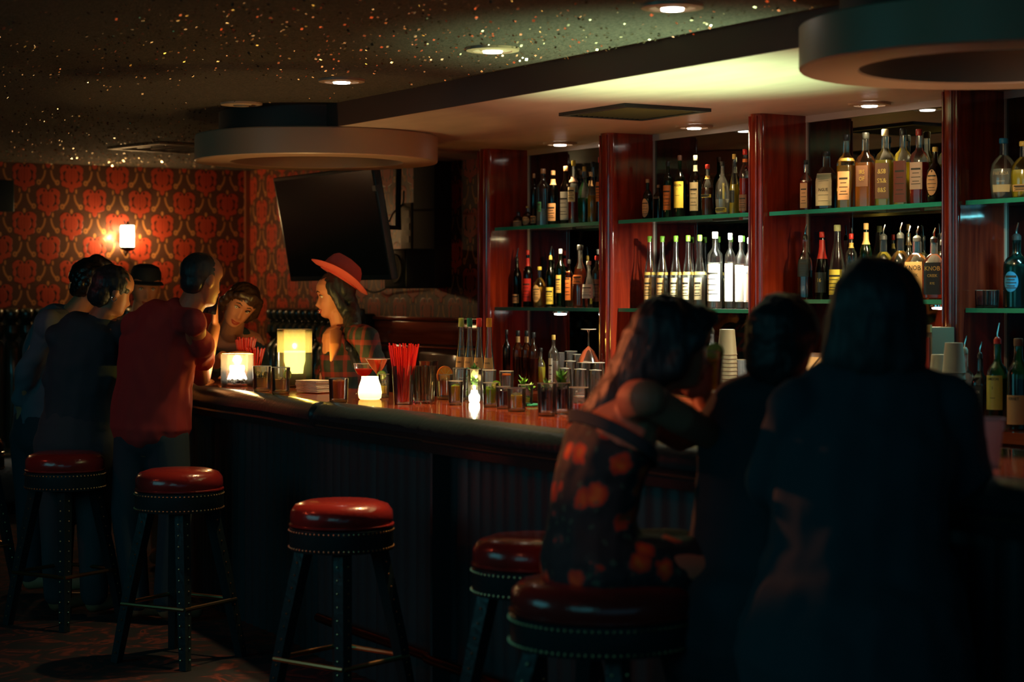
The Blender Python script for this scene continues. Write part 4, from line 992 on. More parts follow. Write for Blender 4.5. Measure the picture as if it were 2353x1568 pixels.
# bay 4
bottle('round blue-capped tequila bottle lettered PARTIDA', 2306, 62, 318, S1-.004, shape='round', liq='clear', fill=.5, lab=(.12, .24, K['cream'], .7), cap=K['blue'], Y=5.57, rz=.5, text=[('PARTIDA', .42, .36, pm('c_gold2', (.75, .62, .4), .4)), ('reposado', .30, .2, INKW)], dy=.8)
bottle('round yellow tequila bottle cut by the frame edge', 2352, 60, 325, S1-.004, shape='round', liq='yellow', fill=.5, lab=(.12, .24, K['tan'], .7), cap=K['gold'], Y=5.57, rz=.4, dy=.8)
bottle('teal bottle with round portrait medallion and pourer', 2336, 60, 512, 1.455, shape='bourbon', g='teal', liq='teal', fill=.6, lab=(.22, .5, K['blue'], .6, 'oval'), pour=True, Y=5.57, rz=.3)
for i, px in enumerate((2256, 2277)):
    t = rocks(('clear tumbler beside the fourth post', 'clear tumbler next to the teal bottle')[i], Vector((aY(px, 0, 5.57).x, 5.57, 1.455)), .032, .07, group='tumblers in the last bay')
# right end of the back counter
z = CZ
YC = 5.2
bottle('whiskey bottle with pinkish label and pourer on the back counter', 2217, 42, 772, z, shape='bourbon', sec=4, dy=.8, liq='brown', fill=.5, lab=(.05, .52, K['pink'], .7), cap=('greyfoil', (.4, .42, .34)), pour=True, Y=YC, rz=.3, text=[('BEAM', .42, .5, INKR), ('——', .2, .5, INKR)])
bottle('square black-labelled whiskey bottle with pourer on the back counter', 2252, 34, 786, z, shape='bourbon', sec=5, dy=.9, liq='dark', g='dark', fill=.5, lab=(.05, .55, K['black'], .75), pour=True, Y=YC, rz=.3, text=[('JACK', .47, .45, INKW), ('No 7', .33, .45, INKW), ('——', .2, .5, INKW)])
bottle('green whiskey bottle with yellow label lettered JAMESON', 2292, 48, 742, z, shape='bourbon', g='green', liq='green', lab=(.2, .58, K['yellow'], .95), pour=True, cap=K['red'], Y=YC-.02, rz=.3, text=[('JAMESON', .54, .34, INK), ('l', .44, .4, INK), ('WHISKEY', .33, .16, INK)])
bottle('dark bitters bottle with round eagle label at the frame edge', 2340, 50, 778, z, shape='wine', g='green', liq='dark', lab=(.06, .38, K['tan'], 1.0), cap=K['brown'], Y=YC-.04, rz=.3, text=[('FERNET', .34, .38, INK)])

# four colour-capped bottles standing on the inner bar edge
for px, col, nmx, tx in ((1060, ('olivecap', (.32, .33, .06)), 'olive', 'TOMIC'), (1079, ('bottlegreen', (.02, .16, .09)), 'dark green', 'COLA'), (1101, ('scarlet', (.8, .04, .03)), 'scarlet', 'AR'), (1124, ('orangecap', (.95, .35, .02)), 'orange', 'TNWEL')):
    p = aY(px, 0, 4.05); s = sat(px, 4.05)
    t = bottle('clear mixer bottle with %s cap and paper band' % nmx, px, 31, 731, .955, shape='cone', liq='clear', fill=.5, lab=(.53, .63, K['tan'], 1.3), cap=col, Y=4.13, rz=.55, group='mixer bottles with coloured caps', text=[(tx, .58, .36, INK)])
ws = MB().box((aY(1040, 0, 4.06).x, 4.06, .925), (aY(1150, 0, 4.06).x, 4.22, .955)).build('bottle_rail', CHROME, None, flat=True); tag(ws, 'steel rail holding the colour-capped mixer bottles', 'rail')
for q in (aY(1040, 0, 4.06).x, aY(1150, 0, 4.06).x): MB().box((q-.01, 3.93, .90), (q+.01, 4.22, .925)).build('bracket', CHROME, ws, flat=True)
# ------------------------------------------------------------------ back counter: glassware, brown bottles, cups, till
GB = 'brown bottles on the back counter'
for i, (px, top) in enumerate(((1190, 786), (1210, 786), (1226, 790))):
    bottle(('brown beer bottle with orange neck label left of its twin', 'brown beer bottle with orange neck label between its neighbours', 'plain dark brown bottle beside the inverted glasses')[i], px, 24, top-26, CZ, shape='tall', g='amber', liq='brown', neck=(.80, .90, K['tan']) if i < 2 else None, cap=K['black'], Y=5.2, group=GB)
bottle('slim dark bottle behind the pint glasses', 1164, 18, 758, CZ, shape='tall', g='dark', liq='dark', Y=5.3)
bottle('golden syrup bottle between brown bottles and stacked glasses', 1243, 22, 800, CZ, shape='squat', liq='yellow', Y=5.25)
bottle('clear bottle with pale side label before the glass rack', 1272, 24, 770, CZ, shape='tall', liq='clear', lab=(.1, .6, K['white'], .5), cap=K['gold'], Y=5.15)
GR = 'upturned glasses racked on the back counter'
n_ = 0
rackz = CZ
for row, (yy, pxs) in enumerate(((5.10, (1298, 1333, 1368)), (5.30, (1310, 1345, 1376)))):
    for px in pxs:
        p = aY(px, 0, yy); p.z = rackz; h = (.13, .155)[row]
        t = thing('upturned_glass', 'upturned clear glass in the %s row of the rack, %s' % (('front', 'rear')[row], ('nearest the brown bottles', 'in the middle', 'nearest the second post')[pxs.index(px)]), 'glass', p, 0, GR)
        MB().lathe([(.036, 0), (.037, .004), (.030, h), (.001, h+.002)], 24).build('glass_wall', CLEAR, t)
        MB().lathe([(.0365, .0), (.038, .002), (.0365, .004)], 24, cap=False).build('rim', RIM, t)
        MB().lathe([(.030, h-.003), (.031, h), (.0, h+.003)], 20, cap=False).build('foot_ring', RIM, t)
for k, (px, hh) in enumerate(((1292, .19), (1312, .20), (1330, .185))):
    p = aY(px, 0, 5.38); p.z = CZ; rocks(('tall tumbler at the back of the counter, nearest the brown bottles', 'tall tumbler at the back of the counter, middle', 'tall tumbler at the back of the counter, nearest the post')[k], p, .034, hh, group='tall tumblers at the back of the counter')
p = aY(1360, 0, 5.2); t = thing('martini_glass', 'upturned martini glass on top of the racked glasses', 'glass', (p.x, 5.18, CZ+.158))
MB().lathe([(.055, 0), (.03, .055), (.004, .08), (.0035, .15), (.008, .158), (.038, .162), (.001, .166)], 28, cap=False).build('glass_body', CLEAR, t)
MB().lathe([(.055, 0), (.0565, .001), (.055, .003)], 28, cap=False).build('rim', RIM, t); MB().lathe([(.037, .161), (.039, .163), (.037, .165)], 28, cap=False).build('foot_rim', RIM, t)
bottle('white-label bottle with pourer behind the seated woman', 1636, 34, 722, CZ, shape='wine', liq='clear', lab=(.05, .56, ('whitegreen', (.5, .58, .48)), 1.2), pour=True, Y=5.15)
def cupstack(label, px, top, bot, Y, n, r=.042):
    s = sat(px, Y); x = aY(px, 0, Y).x; z0 = CZ; H = EYE+(HZ-top)/s-z0
    t = thing('cup_stack', label, 'cups', (x, Y, z0), 0, 'stacks of upturned plastic cups')
    m = MB().lathe([(r, 0), (r*1.05, .003), (r*1.0, .006), (r*.78, .11), (r*.76, .112), (.001, .112)], 28); me = m.mesh('cup'); me.materials.append(pm('cup_plastic', (.42, .38, .30), .45))
    dz = (H-.112)/(n-1)
    for k in range(n): linkpart('cup', me, t, (0, 0, dz*k))
cupstack('tall stack of upturned plastic cups beside the white-label bottle', 1671, 757, 930, 5.12, 14)
cupstack('stack of upturned plastic cups before the fourth post', 2192, 788, 880, 5.05, 9)
cupstack('second stack of plastic cups half behind the long-haired patron', 2160, 815, 880, 5.15, 8)
for k, px in enumerate((1700, 1706)):
    p = aY(px, 0, (5.15, 5.3)[k]); p.z = CZ; rocks(('clear glass standing right of the tall cup stack', 'clear glass behind the one right of the tall cup stack')[k], p, .036, (.12, .2)[k], group='glasses right of the cup stack')
# till, receipts and card boxes between the two dark heads
p = aY(1850, 0, 5.2); t = thing('cash_till', 'till with amber receipts on its slanted top between two dark heads', 'till', (p.x, 5.22, CZ))
bevel(MB().box((-.20, -.12, 0), (.20, .14, .12)).build('drawer_case', pm('till_brown', (.10, .05, .035), .4), t), .008)
sl = Matrix.Translation((0, -.02, .12)) @ Matrix.Rotation(.75, 4, 'X')
MB().box((-.17, -.06, 0), (.17, .16, .02), sl).build('slanted_top', MATS['till_brown'], t, flat=True)
for k in range(4): MB().box((-.16+k*.085, -.05, .021), (-.09+k*.085, .13, .024), sl).build('receipt', pm('receipt_amber', (.55, .32, .14), .8), t, flat=True)
light('till_glow', 'POINT', (p.x, 5.0, 1.36), .6, (1, .55, .25), size=.006)
p = aY(2150, 0, 5.3); t = thing('card_box', 'open box of cards with a red slip beside the fourth post', 'box', (p.x, 5.36, CZ))
bevel(MB().box((-.16, -.06, 0), (-.02, .06, .36)).build('box_body', pm('box_tan', (.22, .16, .10), .7), t), .004)
MB().box((-.12, -.068, .17), (-.03, -.062, .32)).build('red_slip', pm('slip_red', (.5, .05, .03), .7), t, flat=True)
MB().box((-.16, -.07, .34), (-.02, -.06, .37)).build('front_lip', pm('box_gold', (.45, .33, .12), .6), t, flat=True)
# glasses on the right end of the speed shelf, seen above the bar edge
for k, px in enumerate((2296, 2320, 2345)):
    p = aY(px, 0, 4.55); p.z = .92
    rocks(('clear glass behind the plastic cup', 'clear glass between the plastic cup and frame edge', 'clear glass at the frame edge')[k], p, .038, .09, group='glasses behind the plastic cup')
dr = MB().box((aY(2200, 0, 4.5).x, 4.5, .88), (aY(2420, 0, 4.5).x, 4.62, .92)); o = bevel(dr.build('drainer', pm('dark_wood_tray', (.10, .03, .02), .3), None), .004); tag(o, 'dark wooden drainer holding glasses behind the plastic cup', 'drainer')
for q in (aY(2203, 0, 4.5).x+.01, aY(2417, 0, 4.5).x-.03): MB().box((q, 4.52, 0), (q+.02, 4.60, .88)).build('leg', MATS['dark_wood_tray'], o, flat=True)

# ------------------------------------------------------------------ people
SKIN = pm('skin', (.62, .25, .13), .5, spec=.35); SKINP = pm('skin_pale', (.72, .36, .22), .5, spec=.35); SKIND = pm('skin_tan', (.45, .18, .09), .5)
HAIRD = pm('hair_dark', (.016, .022, .026), .5, bump=.5, bscale=50, stretch=(1, 1, .12))
def basis(fwd, up):
    f = Vector(fwd).normalized(); u = Vector(up); u = (u-f*u.dot(f)).normalized(); r = f.cross(u)
    return Matrix((r, f, u)).transposed()
def iv(a, b, d=0.):                       # direction: image-right a, up b, away d
    return RGT*a+UP*b+FWD*d
FRONT = [(-.118, .030), (-.112, .058), (-.100, .074), (-.088, .073), (-.078, .072), (-.066, .076), (-.055, .076), (-.04, .075), (-.02, .072), (0, .072), (.015, .080), (.03, .085), (.06, .081), (.085, .064), (.105, .035), (.115, .002)]
BACK = [(-.118, .0), (-.10, .012), (-.07, .03), (-.04, .06), (0, .088), (.04, .100), (.08, .085), (.105, .045), (.115, .002)]
WID = [(-.118, .012), (-.105, .034), (-.09, .045), (-.06, .056), (-.03, .064), (0, .070), (.03, .075), (.06, .073), (.09, .054), (.108, .028), (.115, .002)]
NOSE = [(-.2, 0), (-.060, 0), (-.054, .012), (-.045, .026), (-.032, .019), (-.012, .010), (.008, .002), (.2, 0)]
def itp(T_, z):
    for (a, b), (c, d) in zip(T_, T_[1:]):
        if a <= z <= c: return b+(d-b)*(z-a)/max(1e-9, c-a)
    return T_[0][1] if z < T_[0][0] else T_[-1][1]
def head(mb, c, fwd, up, sc_=1., smile=0.):
    B = basis(fwd, up)*sc_; c = Vector(c); R = []
    nz = 44; na = 48
    for i in range(nz+1):
        z = -.118+.233*(1-math.cos(math.pi*i/nz))/2
        w_, f_, b_ = itp(WID, z), itp(FRONT, z), itp(BACK, z); ring = []
        for j in range(na):
            a = 2*math.pi*j/na; x = w_*math.sin(a); ca = math.cos(a)
            y = f_*abs(ca)**.75 if ca > 0 else -b_*abs(ca)**.9
            if ca > 0:
                sg = .011 if z > -.03 else .0135
                y += itp(NOSE, z)*math.exp(-(x/sg)**2)
                y += .005*math.exp(-(x/.022)**2)*(math.exp(-((z+.068)/.005)**2)+math.exp(-((z+.081)/.006)**2))
                y -= .004*math.exp(-(x/.024)**2)*math.exp(-((z+.0745)/.003)**2)
                for s_ in (-1, 1):
                    y -= .011*math.exp(-((x-s_*.031)/.015)**2-((z-.004)/.011)**2)
                    y += .005*math.exp(-((x-s_*.030)/.011)**2-((z-.002)/.006)**2)
                    y += .004*math.exp(-((x-s_*.030)/.018)**2-((z-.022)/.006)**2)
                    y += (.003+.004*smile)*math.exp(-((x-s_*.038)/.016)**2-((z+.035)/.018)**2)
            ring.append(c+B @ Vector((x, y, z)))
        R.append(ring)
    mb.rings(R)
    for s_ in (-1, 1):
        mb.ell(c+B @ Vector((s_*.073, -.012, -.005)), (.010*sc_, .018*sc_, .030*sc_), 12, basis(fwd, up))
    return B
def face(parent, c, B, eyes=True, lip=(.45, .06, .04), teeth=False, brow=(.03, .015, .01), closed=False):
    c = Vector(c)
    def pt(x, z, off):
        f_ = itp(FRONT, z)*max(0, 1-(x/itp(WID, z))**2)**.375; sg = .011 if z > -.03 else .0135
        f_ += itp(NOSE, z)*math.exp(-(x/sg)**2)+.005*math.exp(-(x/.022)**2)*(math.exp(-((z+.068)/.005)**2)+math.exp(-((z+.081)/.006)**2))
        return c+B @ Vector((x, f_+off, z))
    bm_ = pm('brow_%d' % int(brow[0]*1000), brow, .7)
    for s_ in (-1, 1):
        MB().tube([pt(s_*.014, .024, .002), pt(s_*.030, .030, .003), pt(s_*.046, .023, .001)], [.0022, .003, .0016], 6).build('eyebrow', bm_, parent)
        if closed:
            MB().tube([pt(s_*.018, .001, -.001), pt(s_*.031, -.003, .000), pt(s_*.044, .001, -.003)], [.001, .0018, .001], 6).build('eyelashes', pm('lash', (.01, .006, .005), .5), parent)
        else:
            e = MB().ell(pt(s_*.031, .002, -.0105), (.0115, .0115, .0115), 14); o = e.build('eye', pm('eye_white', (.75, .68, .6), .15), parent)
            MB().ell(pt(s_*.031+.0, .001, -.0022), (.0046, .0046, .0046), 10).build('iris', pm('iris', (.02, .012, .01), .1), o)
            MB().tube([pt(s_*.018, .004, -.001), pt(s_*.031, .0095, .002), pt(s_*.045, .004, -.002)], [.0012, .0022, .0012], 6).build('eyelashes', pm('lash', (.01, .006, .005), .5), parent)
    lm = pm('lip_%d' % int(lip[0]*1000), lip, .35)
    zl = -.070
    MB().tube([pt(-.025, zl+.004, .0), pt(-.012, zl+.001, .003), pt(0, zl-.0005, .004), pt(.012, zl+.001, .003), pt(.025, zl+.004, .0)], [.001, .0034, .0036, .0034, .001], 8).build('upper_lip', lm, parent)
    MB().tube([pt(-.024, zl+.002, -.001), pt(-.012, zl-.010, .002), pt(0, zl-.0125, .003), pt(.012, zl-.010, .002), pt(.024, zl+.002, -.001)], [.001, .0040, .0046, .0040, .001], 8).build('lower_lip', lm, parent)
    if teeth: MB().tube([pt(-.018, zl-.002, .0), pt(0, zl-.0055, .002), pt(.018, zl-.002, .0)], [.002, .0035, .002], 8).build('teeth', pm('teeth', (.9, .85, .75), .2), parent)
def hand(mb, w_, d, palm, size=1., curl=.5, spread=.2, thumb=1):
    """palm block plus five bent fingers rooted in it; d = wrist to knuckles, palm = palm normal"""
    d = Vector(d).normalized(); n = Vector(palm); n = (n-d*n.dot(d)).normalized(); s_ = d.cross(n); w_ = Vector(w_); k = size
    mb.limb([w_, w_+d*.045*k, w_+d*.088*k], [(.026*k, .016*k), (.036*k, .015*k), (.038*k, .012*k)], s_)
    for q, L_ in zip((-1.5, -.5, .5, 1.5), (.064, .076, .072, .056)):
        b = w_+d*.085*k+s_*(q*.0195*k); dd = (d+s_*q*spread*.25).normalized(); P = [b]; cu = 0
        for f in (.42, .32, .26):
            cu += curl*(.55+.1*abs(q)); v = (dd*math.cos(cu)+n*math.sin(cu)).normalized(); P.append(P[-1]+v*L_*f*k)
        mb.limb(P, [.0098*k, .0090*k, .0083*k, .0072*k])
    b = w_+d*.025*k+s_*(thumb*-.028*k); v = (d*.6+s_*(-thumb)*.7+n*.35).normalized()
    mb.limb([b, b+v*.034*k, b+(v*.5+d*.5+n*.25*curl).normalized()*.03*k+v*.034*k, b+v*.034*k+(v*.3+d*.7+n*.4*curl).normalized()*.055*k], [.0145*k, .0120*k, .0108*k, .0090*k])
def person(label, at, cat='person'):
    t = thing('person', label, cat, (at[0], at[1], 0)); return t
def rel(o, t):                            # world-space mesh under an Empty
    o.parent = t; o.matrix_parent_inverse = Matrix.Translation(-t.location); return o
def legs(mb, hip, s, side, knee_f, stand=True, r=(.085, .06, .045), sh=True):
    pass

# --- bartender with the red hat --------------------------------------------------
sF = 452
P_ = lambda px, py, s=sF: aS(px, py, s)
hc = P_(766, 679); ff = iv(-1, -.10, -.16); fu = iv(.12, 1, 0)
t = person('smiling bartender in a red felt hat and dark plaid shirt', P_(800, 700))
mb = MB(); B = head(mb, hc, ff, fu, .98, 1)
mb.limb([P_(776, 716), P_(782, 745), P_(788, 762)], [.052, .050, .056])
spn = [P_(790, 772), P_(800, 830), P_(802, 890), P_(806, 960), P_(810, 1010)]
sd = iv(.55, 0, .83)
mb.limb(spn, [(.15, .085), (.175, .11), (.145, .095), (.16, .11), (.165, .12)], sd)
shN, shF = P_(842, 778, 470), P_(752, 775, 440)
elN, wrN = P_(866, 862, 478), P_(838, 925, 486)
elF, wrF = P_(742, 850, 440), P_(762, 925, 470)
mb.limb([P_(800, 780), shN, elN], [.055, .052, .038]); mb.limb([elN, wrN], [.038, .026]); hand(mb, wrN, iv(-.4, -.9, -.1), iv(-.5, .3, 0), .95, .5)
mb.limb([P_(785, 780), shF, elF], [.055, .050, .036]); mb.limb([elF, wrF], [.036, .025]); hand(mb, wrF, iv(.4, -.9, 0), iv(.3, .2, 0), .95, .5)
for q in (-1, 1):
    h0 = P_(810, 1010)+sd*q*.09; kn = Vector((h0.x, h0.y, .48)); ft = Vector((h0.x, h0.y, .06))
    mb.limb([h0, kn, ft], [.09, .062, .045]); mb.limb([ft, ft+iv(-.14, -.02/1, 0)], [.045, .035])
body = rel(remesh(mb, 'body', .0048, SKIN, None, 1), t)
face(body, hc, B*1.0, teeth=True)
def plaid():
    m, nt, N, L = nm('plaid'); b = N['Principled BSDF']; tc = N.new('ShaderNodeTexCoord'); sp = N.new('ShaderNodeSeparateXYZ'); L.new(tc.outputs['Object'], sp.inputs[0])
    a = mathn(nt, 'GREATER_THAN', mathn(nt, 'SINE', mathn(nt, 'MULTIPLY', mathn(nt, 'ADD', sp.outputs[0], sp.outputs[1]), 75.)), .55)
    c = mathn(nt, 'GREATER_THAN', mathn(nt, 'SINE', mathn(nt, 'MULTIPLY', sp.outputs[2], 75.)), .6)
    mx = N.new('ShaderNodeMixRGB'); mx.inputs[1].default_value = (.008, .017, .02, 1); mx.inputs[2].default_value = (.20, .014, .014, 1)
    L.new(mathn(nt, 'MULTIPLY', mathn(nt, 'ADD', a, c), .5), mx.inputs[0]); L.new(mx.outputs[0], b.inputs['Base Color']); b.inputs['Roughness'].default_value = .8
    return m
mb = MB(); mb.limb([P_(793, 775), P_(801, 830), P_(804, 890), P_(808, 960), P_(811, 990)], [(.152, .095), (.185, .122), (.165, .112), (.18, .125), (.19, .135)], sd)
mb.limb([P_(798, 772), shN, elN, P_(852, 900, 482)], [.070, .066, .054, .050]); mb.limb([P_(790, 775), shF, elF, P_(750, 890, 450)], [.06, .062, .050, .046])
rel(remesh(mb, 'plaid_shirt', .008, plaid(), None, 2, (.008, 14)), t)
# open collar: skin-coloured chest shows through as a wedge and a dark tank edge
ch = MB(); f_ = iv(-.55, 0, -.83)
pc = [P_(752, 772, 472), P_(776, 768, 478), P_(765, 805, 486), P_(748, 838, 486)]
ch.limb([P_(772, 762, 460), P_(770, 795, 470), P_(762, 830, 476)], [(.034, .014), (.030, .014), (.010, .008)], iv(1, 0, .2)); rel(remesh(ch, 'chest_skin', .006, SKIN, None, 3), t)
# hair
mb = MB(); Bh = basis(ff, fu)
def hp(x, y, z): return hc+Bh @ Vector((x, y, z))
mb.ell(hp(0, -.022, .035), (.084, .098, .090), 18, Bh)
mb.limb([hp(0, -.06, -.02), hp(0, -.085, -.08), P_(812, 780, 462), P_(822, 840, 468)], [(.07, .05), (.06, .045), (.055, .040), (.035, .025)], Bh @ Vector((1, 0, 0)))
for s_ in (-1, 1):
    mb.limb([hp(s_*.066, .018, .055), hp(s_*.074, -.006, .0), hp(s_*.070, -.03, -.06), hp(s_*.06, -.06, -.13), P_(806+s_*4, 800, 466)], [.024, .022, .026, .028, .02])
rel(remesh(mb, 'hair', .007, HAIRD, None, 1, (.006, 40, (1, 1, .25))), t)
# hat
FELT = pm('red_felt', (.72, .12, .10), .85, bump=.1, bscale=120)
hf = iv(-.84, .54, -.12); hu = iv(.54, .84, .10); Bt = basis(hf, hu); h0 = hc+Bh @ Vector((0, -.035, .083))
m = MB(); R = []
for k, (rr, zz) in enumerate(((.086, .012), (.10, .004), (.128, .0), (.155, .005), (.158, .009), (.155, .012), (.128, .008), (.10, .012), (.086, .02))):
    R.append([h0+Bt @ Vector((rr*math.cos(a)*.94, rr*math.sin(a)*1.07, zz+(.030*abs(math.cos(a))**2)*(rr-.08)/.075)) for a in [2*math.pi*j/48 for j in range(48)]])
m.rings(R, cap=False); hat = rel(m.build('hat_brim', FELT, None), t)
m = MB(); R = []
for rr, zz in ((.090, .0), (.089, .03), (.084, .07), (.077, .098), (.066, .112), (.045, .108), (.02, .100), (.001, .098)):
    ring = []
    for j in range(48):
        a = 2*math.pi*j/48; x, y = rr*math.cos(a)*1.02, rr*math.sin(a)*1.2
        z = zz; 
        if zz > .05: z -= .022*math.exp(-(x/.022)**2)*min(1, (zz-.05)/.04); 
        pin = 1-.24*math.exp(-((y-.07)/.045)**2)*min(1, zz/.07); z -= .014*min(1, zz/.1)*(y < 0)*abs(y)/.09
        ring.append(h0+Bt @ Vector((x*pin, y, z)))
    R.append(ring)
m.rings(R); rel(m.build('hat_crown', FELT, None), t)
m = MB(); R = [[h0+Bt @ Vector((rr*math.cos(a)*1.03, rr*math.sin(a)*1.21, zz)) for a in [2*math.pi*j/40 for j in range(40)]] for rr, zz in ((.0905, .012), (.0925, .014), (.0915, .032), (.0895, .034))]
m.rings(R, cap=False); rel(m.build('hat_band', pm('hat_band', (.30, .03, .03), .6), None), t)

# --- smiling woman leaning over the bar end ---------------------------------------
sE = 440; P_ = lambda px, py, s=sE: aS(px, py, s)
hc = P_(552, 703); ff = iv(.28, -.34, -1); fu = iv(.50, .86, -.1)
t = person('short-haired woman smiling with head tilted at the far bar end', P_(530, 760, 425))
mb = MB(); B = head(mb, hc, ff, fu, 1.0, 1)
mb.limb([P_(540, 735, 432), P_(532, 762, 428)], [.055, .062])
sd = iv(1, 0, .1)
mb.limb([P_(535, 785, 425), P_(534, 830, 420), P_(532, 900, 416), P_(532, 960, 416)], [(.17, .09), (.185, .12), (.16, .12), (.18, .13)], sd)
e1, w1 = P_(480, 855, 425), P_(512, 818, 447); mb.limb([P_(497, 795, 424), e1], [.052, .04]); mb.limb([e1, w1], [.04, .026])
hand(mb, w1, iv(.9, .18, -.1), iv(.1, -1, 0), .95, .25, .3)
e2, w2 = P_(600, 850, 430), P_(572, 858, 455); mb.limb([P_(575, 795, 424), e2], [.052, .04]); mb.limb([e2, w2], [.04, .026]); hand(mb, w2, iv(-.9, 0, -.2), iv(0, -1, 0), .95, .3)
for q in (-1, 1):
    h0 = P_(532, 960, 416)+sd*q*.09; kn = Vector((h0.x, h0.y, .46)); ft = Vector((h0.x, h0.y, .06)); mb.limb([h0, kn, ft], [.09, .065, .045]); mb.limb([ft, ft+iv(.02, 0, -.13)], [.042, .034])
body = rel(remesh(mb, 'body', .0055, SKIN, None, 1), t); face(body, hc, B, brow=(.02, .01, .008))
mb = MB(); mb.limb([P_(536, 772, 425), P_(535, 800, 424), P_(534, 840, 420), P_(532, 900, 416), P_(532, 960, 416)], [(.11, .075), (.185, .105), (.20, .135), (.18, .135), (.19, .14)], sd)
mb.limb([P_(510, 785, 424), P_(494, 800, 424), e1, (e1+w1)/2], [.06, .066, .054, .045]); mb.limb([P_(560, 785, 424), P_(578, 800, 424), e2, (e2+w2)/2], [.06, .066, .054, .045])
rel(remesh(mb, 'dark_top', .009, pm('black_cloth', (.024, .048, .06), .85), None, 2, (.007, 14)), t)
mb = MB(); Bh = basis(ff, fu)
def hp(x, y, z): return hc+Bh @ Vector((x, y, z))
mb.ell(hp(0, -.012, .045), (.087, .098, .084), 18, Bh)
mb.limb([hp(-.07, .040, .075), hp(-.02, .066, .082), hp(.045, .064, .066), hp(.078, .030, .035)], [.020, .022, .023, .018])
mb.limb([hp(-.075, .02, .05), hp(-.088, -.005, -.01), hp(-.075, -.02, -.06)], [.026, .026, .018]); mb.limb([hp(.078, .02, .04), hp(.088, -.01, -.02), hp(.07, -.03, -.06)], [.024, .026, .018])
rel(remesh(mb, 'short_hair', .007, pm('hair_brown', (.055, .026, .014), .35, bump=.5, bscale=60, stretch=(1, 1, .3)), None, 1, (.006, 45, (1, .4, .6))), t)

# --- man in the red shirt on the phone --------------------------------------------
sD = 500; P_ = lambda px, py, s=sD: aS(px, py, s)
hc = P_(466, 643); ff = iv(.72, -.12, .72); fu = iv(.10, 1, .1)
t = person('man in a loose red shirt holding a phone to his ear', P_(365, 900))
mb = MB(); B = head(mb, hc, ff, fu, 1.05)
mb.limb([P_(450, 682), P_(432, 715), P_(420, 730)], [.062, .062, .075])
sd = iv(.93, 0, -.35)
mb.limb([P_(385, 745), P_(365, 800), P_(352, 880), P_(348, 960), P_(348, 1010)], [(.16, .10), (.175, .12), (.155, .11), (.165, .12), (.165, .125)], sd)
sR, eR, wR = P_(447, 742, 512), P_(462, 866, 486), P_(493, 752, 468)
mb.limb([P_(420, 740), sR, eR], [.055, .050, .042]); mb.limb([eR, wR], [.046, .029]); hand(mb, wR, iv(.05, 1, -.1), iv(-.7, 0, .0), 1.05, .18, .35, 1)
sL, eL, wL = P_(315, 750, 500), P_(338, 860, 470), P_(420, 868, 455)
mb.limb([P_(370, 740), sL, eL], [.06, .060, .046]); mb.limb([eL, wL], [.045, .03]); hand(mb, wL, iv(.9, 0, .2), iv(0, -1, 0), 1., .3)
for q in (-1, 1):
    h0 = P_(348, 1010)+sd*q*.085; kn = Vector((h0.x, h0.y, .50))+iv(.04*q, 0, 0); ft = Vector((h0.x, h0.y, .07)); mb.limb([h0, kn, ft], [.09, .065, .048]); mb.limb([ft, ft+iv(.12, -.02, .06)], [.045, .034])
body = rel(remesh(mb, 'body', .0065, SKIND, None, 1), t)
mb = MB(); mb.limb([P_(408, 722), P_(385, 745), P_(366, 800), P_(352, 880), P_(347, 950), P_(346, 986)], [(.078, .078), (.170, .118), (.192, .138), (.182, .136), (.192, .146), (.196, .150)], sd)
mb.limb([P_(415, 738), sR, P_(457, 790, 503), P_(462, 824, 494)], [.075, .064, .062, .062]); mb.limb([P_(362, 738), sL, P_(328, 800, 490)], [.075, .075, .072])
REDSH = pm('red_shirt', (.36, .035, .032), .9)
rel(remesh(mb, 'red_shirt', .008, REDSH, None, 2, (.014, 9, (1, 1, .55))), t)
mb = MB()
for q in (-1, 1):
    h0 = P_(348, 1005)+sd*q*.08; kn = Vector((h0.x, h0.y, .50))+iv(.04*q, 0, 0); mb.limb([P_(348, 975)+sd*q*.06, h0, kn, Vector((h0.x, h0.y, .10))], [.10, .105, .078, .062])
JEAN = pm('dark_jeans', (.022, .046, .06), .9)
mb.limb([P_(348, 955), P_(348, 1005)], [(.172, .128), (.18, .135)], sd)
rel(remesh(mb, 'jeans', .012, JEAN, None, 2), t)
mb = MB(); Bh = basis(ff, fu)
def hp(x, y, z): return hc+Bh @ Vector((x, y, z))
mb.ell(hp(0, -.022, .036), (.084, .098, .088), 18, Bh); mb.ell(hp(0, -.055, -.02), (.068, .055, .055), 14, Bh)
rel(remesh(mb, 'short_hair', .007, HAIRD, None, 1, (.002, 60)), t)
ph = bevel(MB().box((-.0385, -.005, -.078), (.0385, .005, .078), Matrix.Identity(4)).build('phone', pm('phone_black', (.01, .012, .014), .15), None), .004)
ph.matrix_world = Matrix.Translation(P_(483, 683, 494)) @ basis(iv(.35, .1, -.9), iv(.18, 1, 0)).to_4x4()
tag(ph, 'black phone held against the cheek of the man in red', 'phone')
MB().lathe([(.004, 0), (.004, .002), (.001, .002)], 12).build('camera_lens', BLACK, ph, (-.022, .006, .06)).rotation_euler = (-math.pi/2, 0, 0)

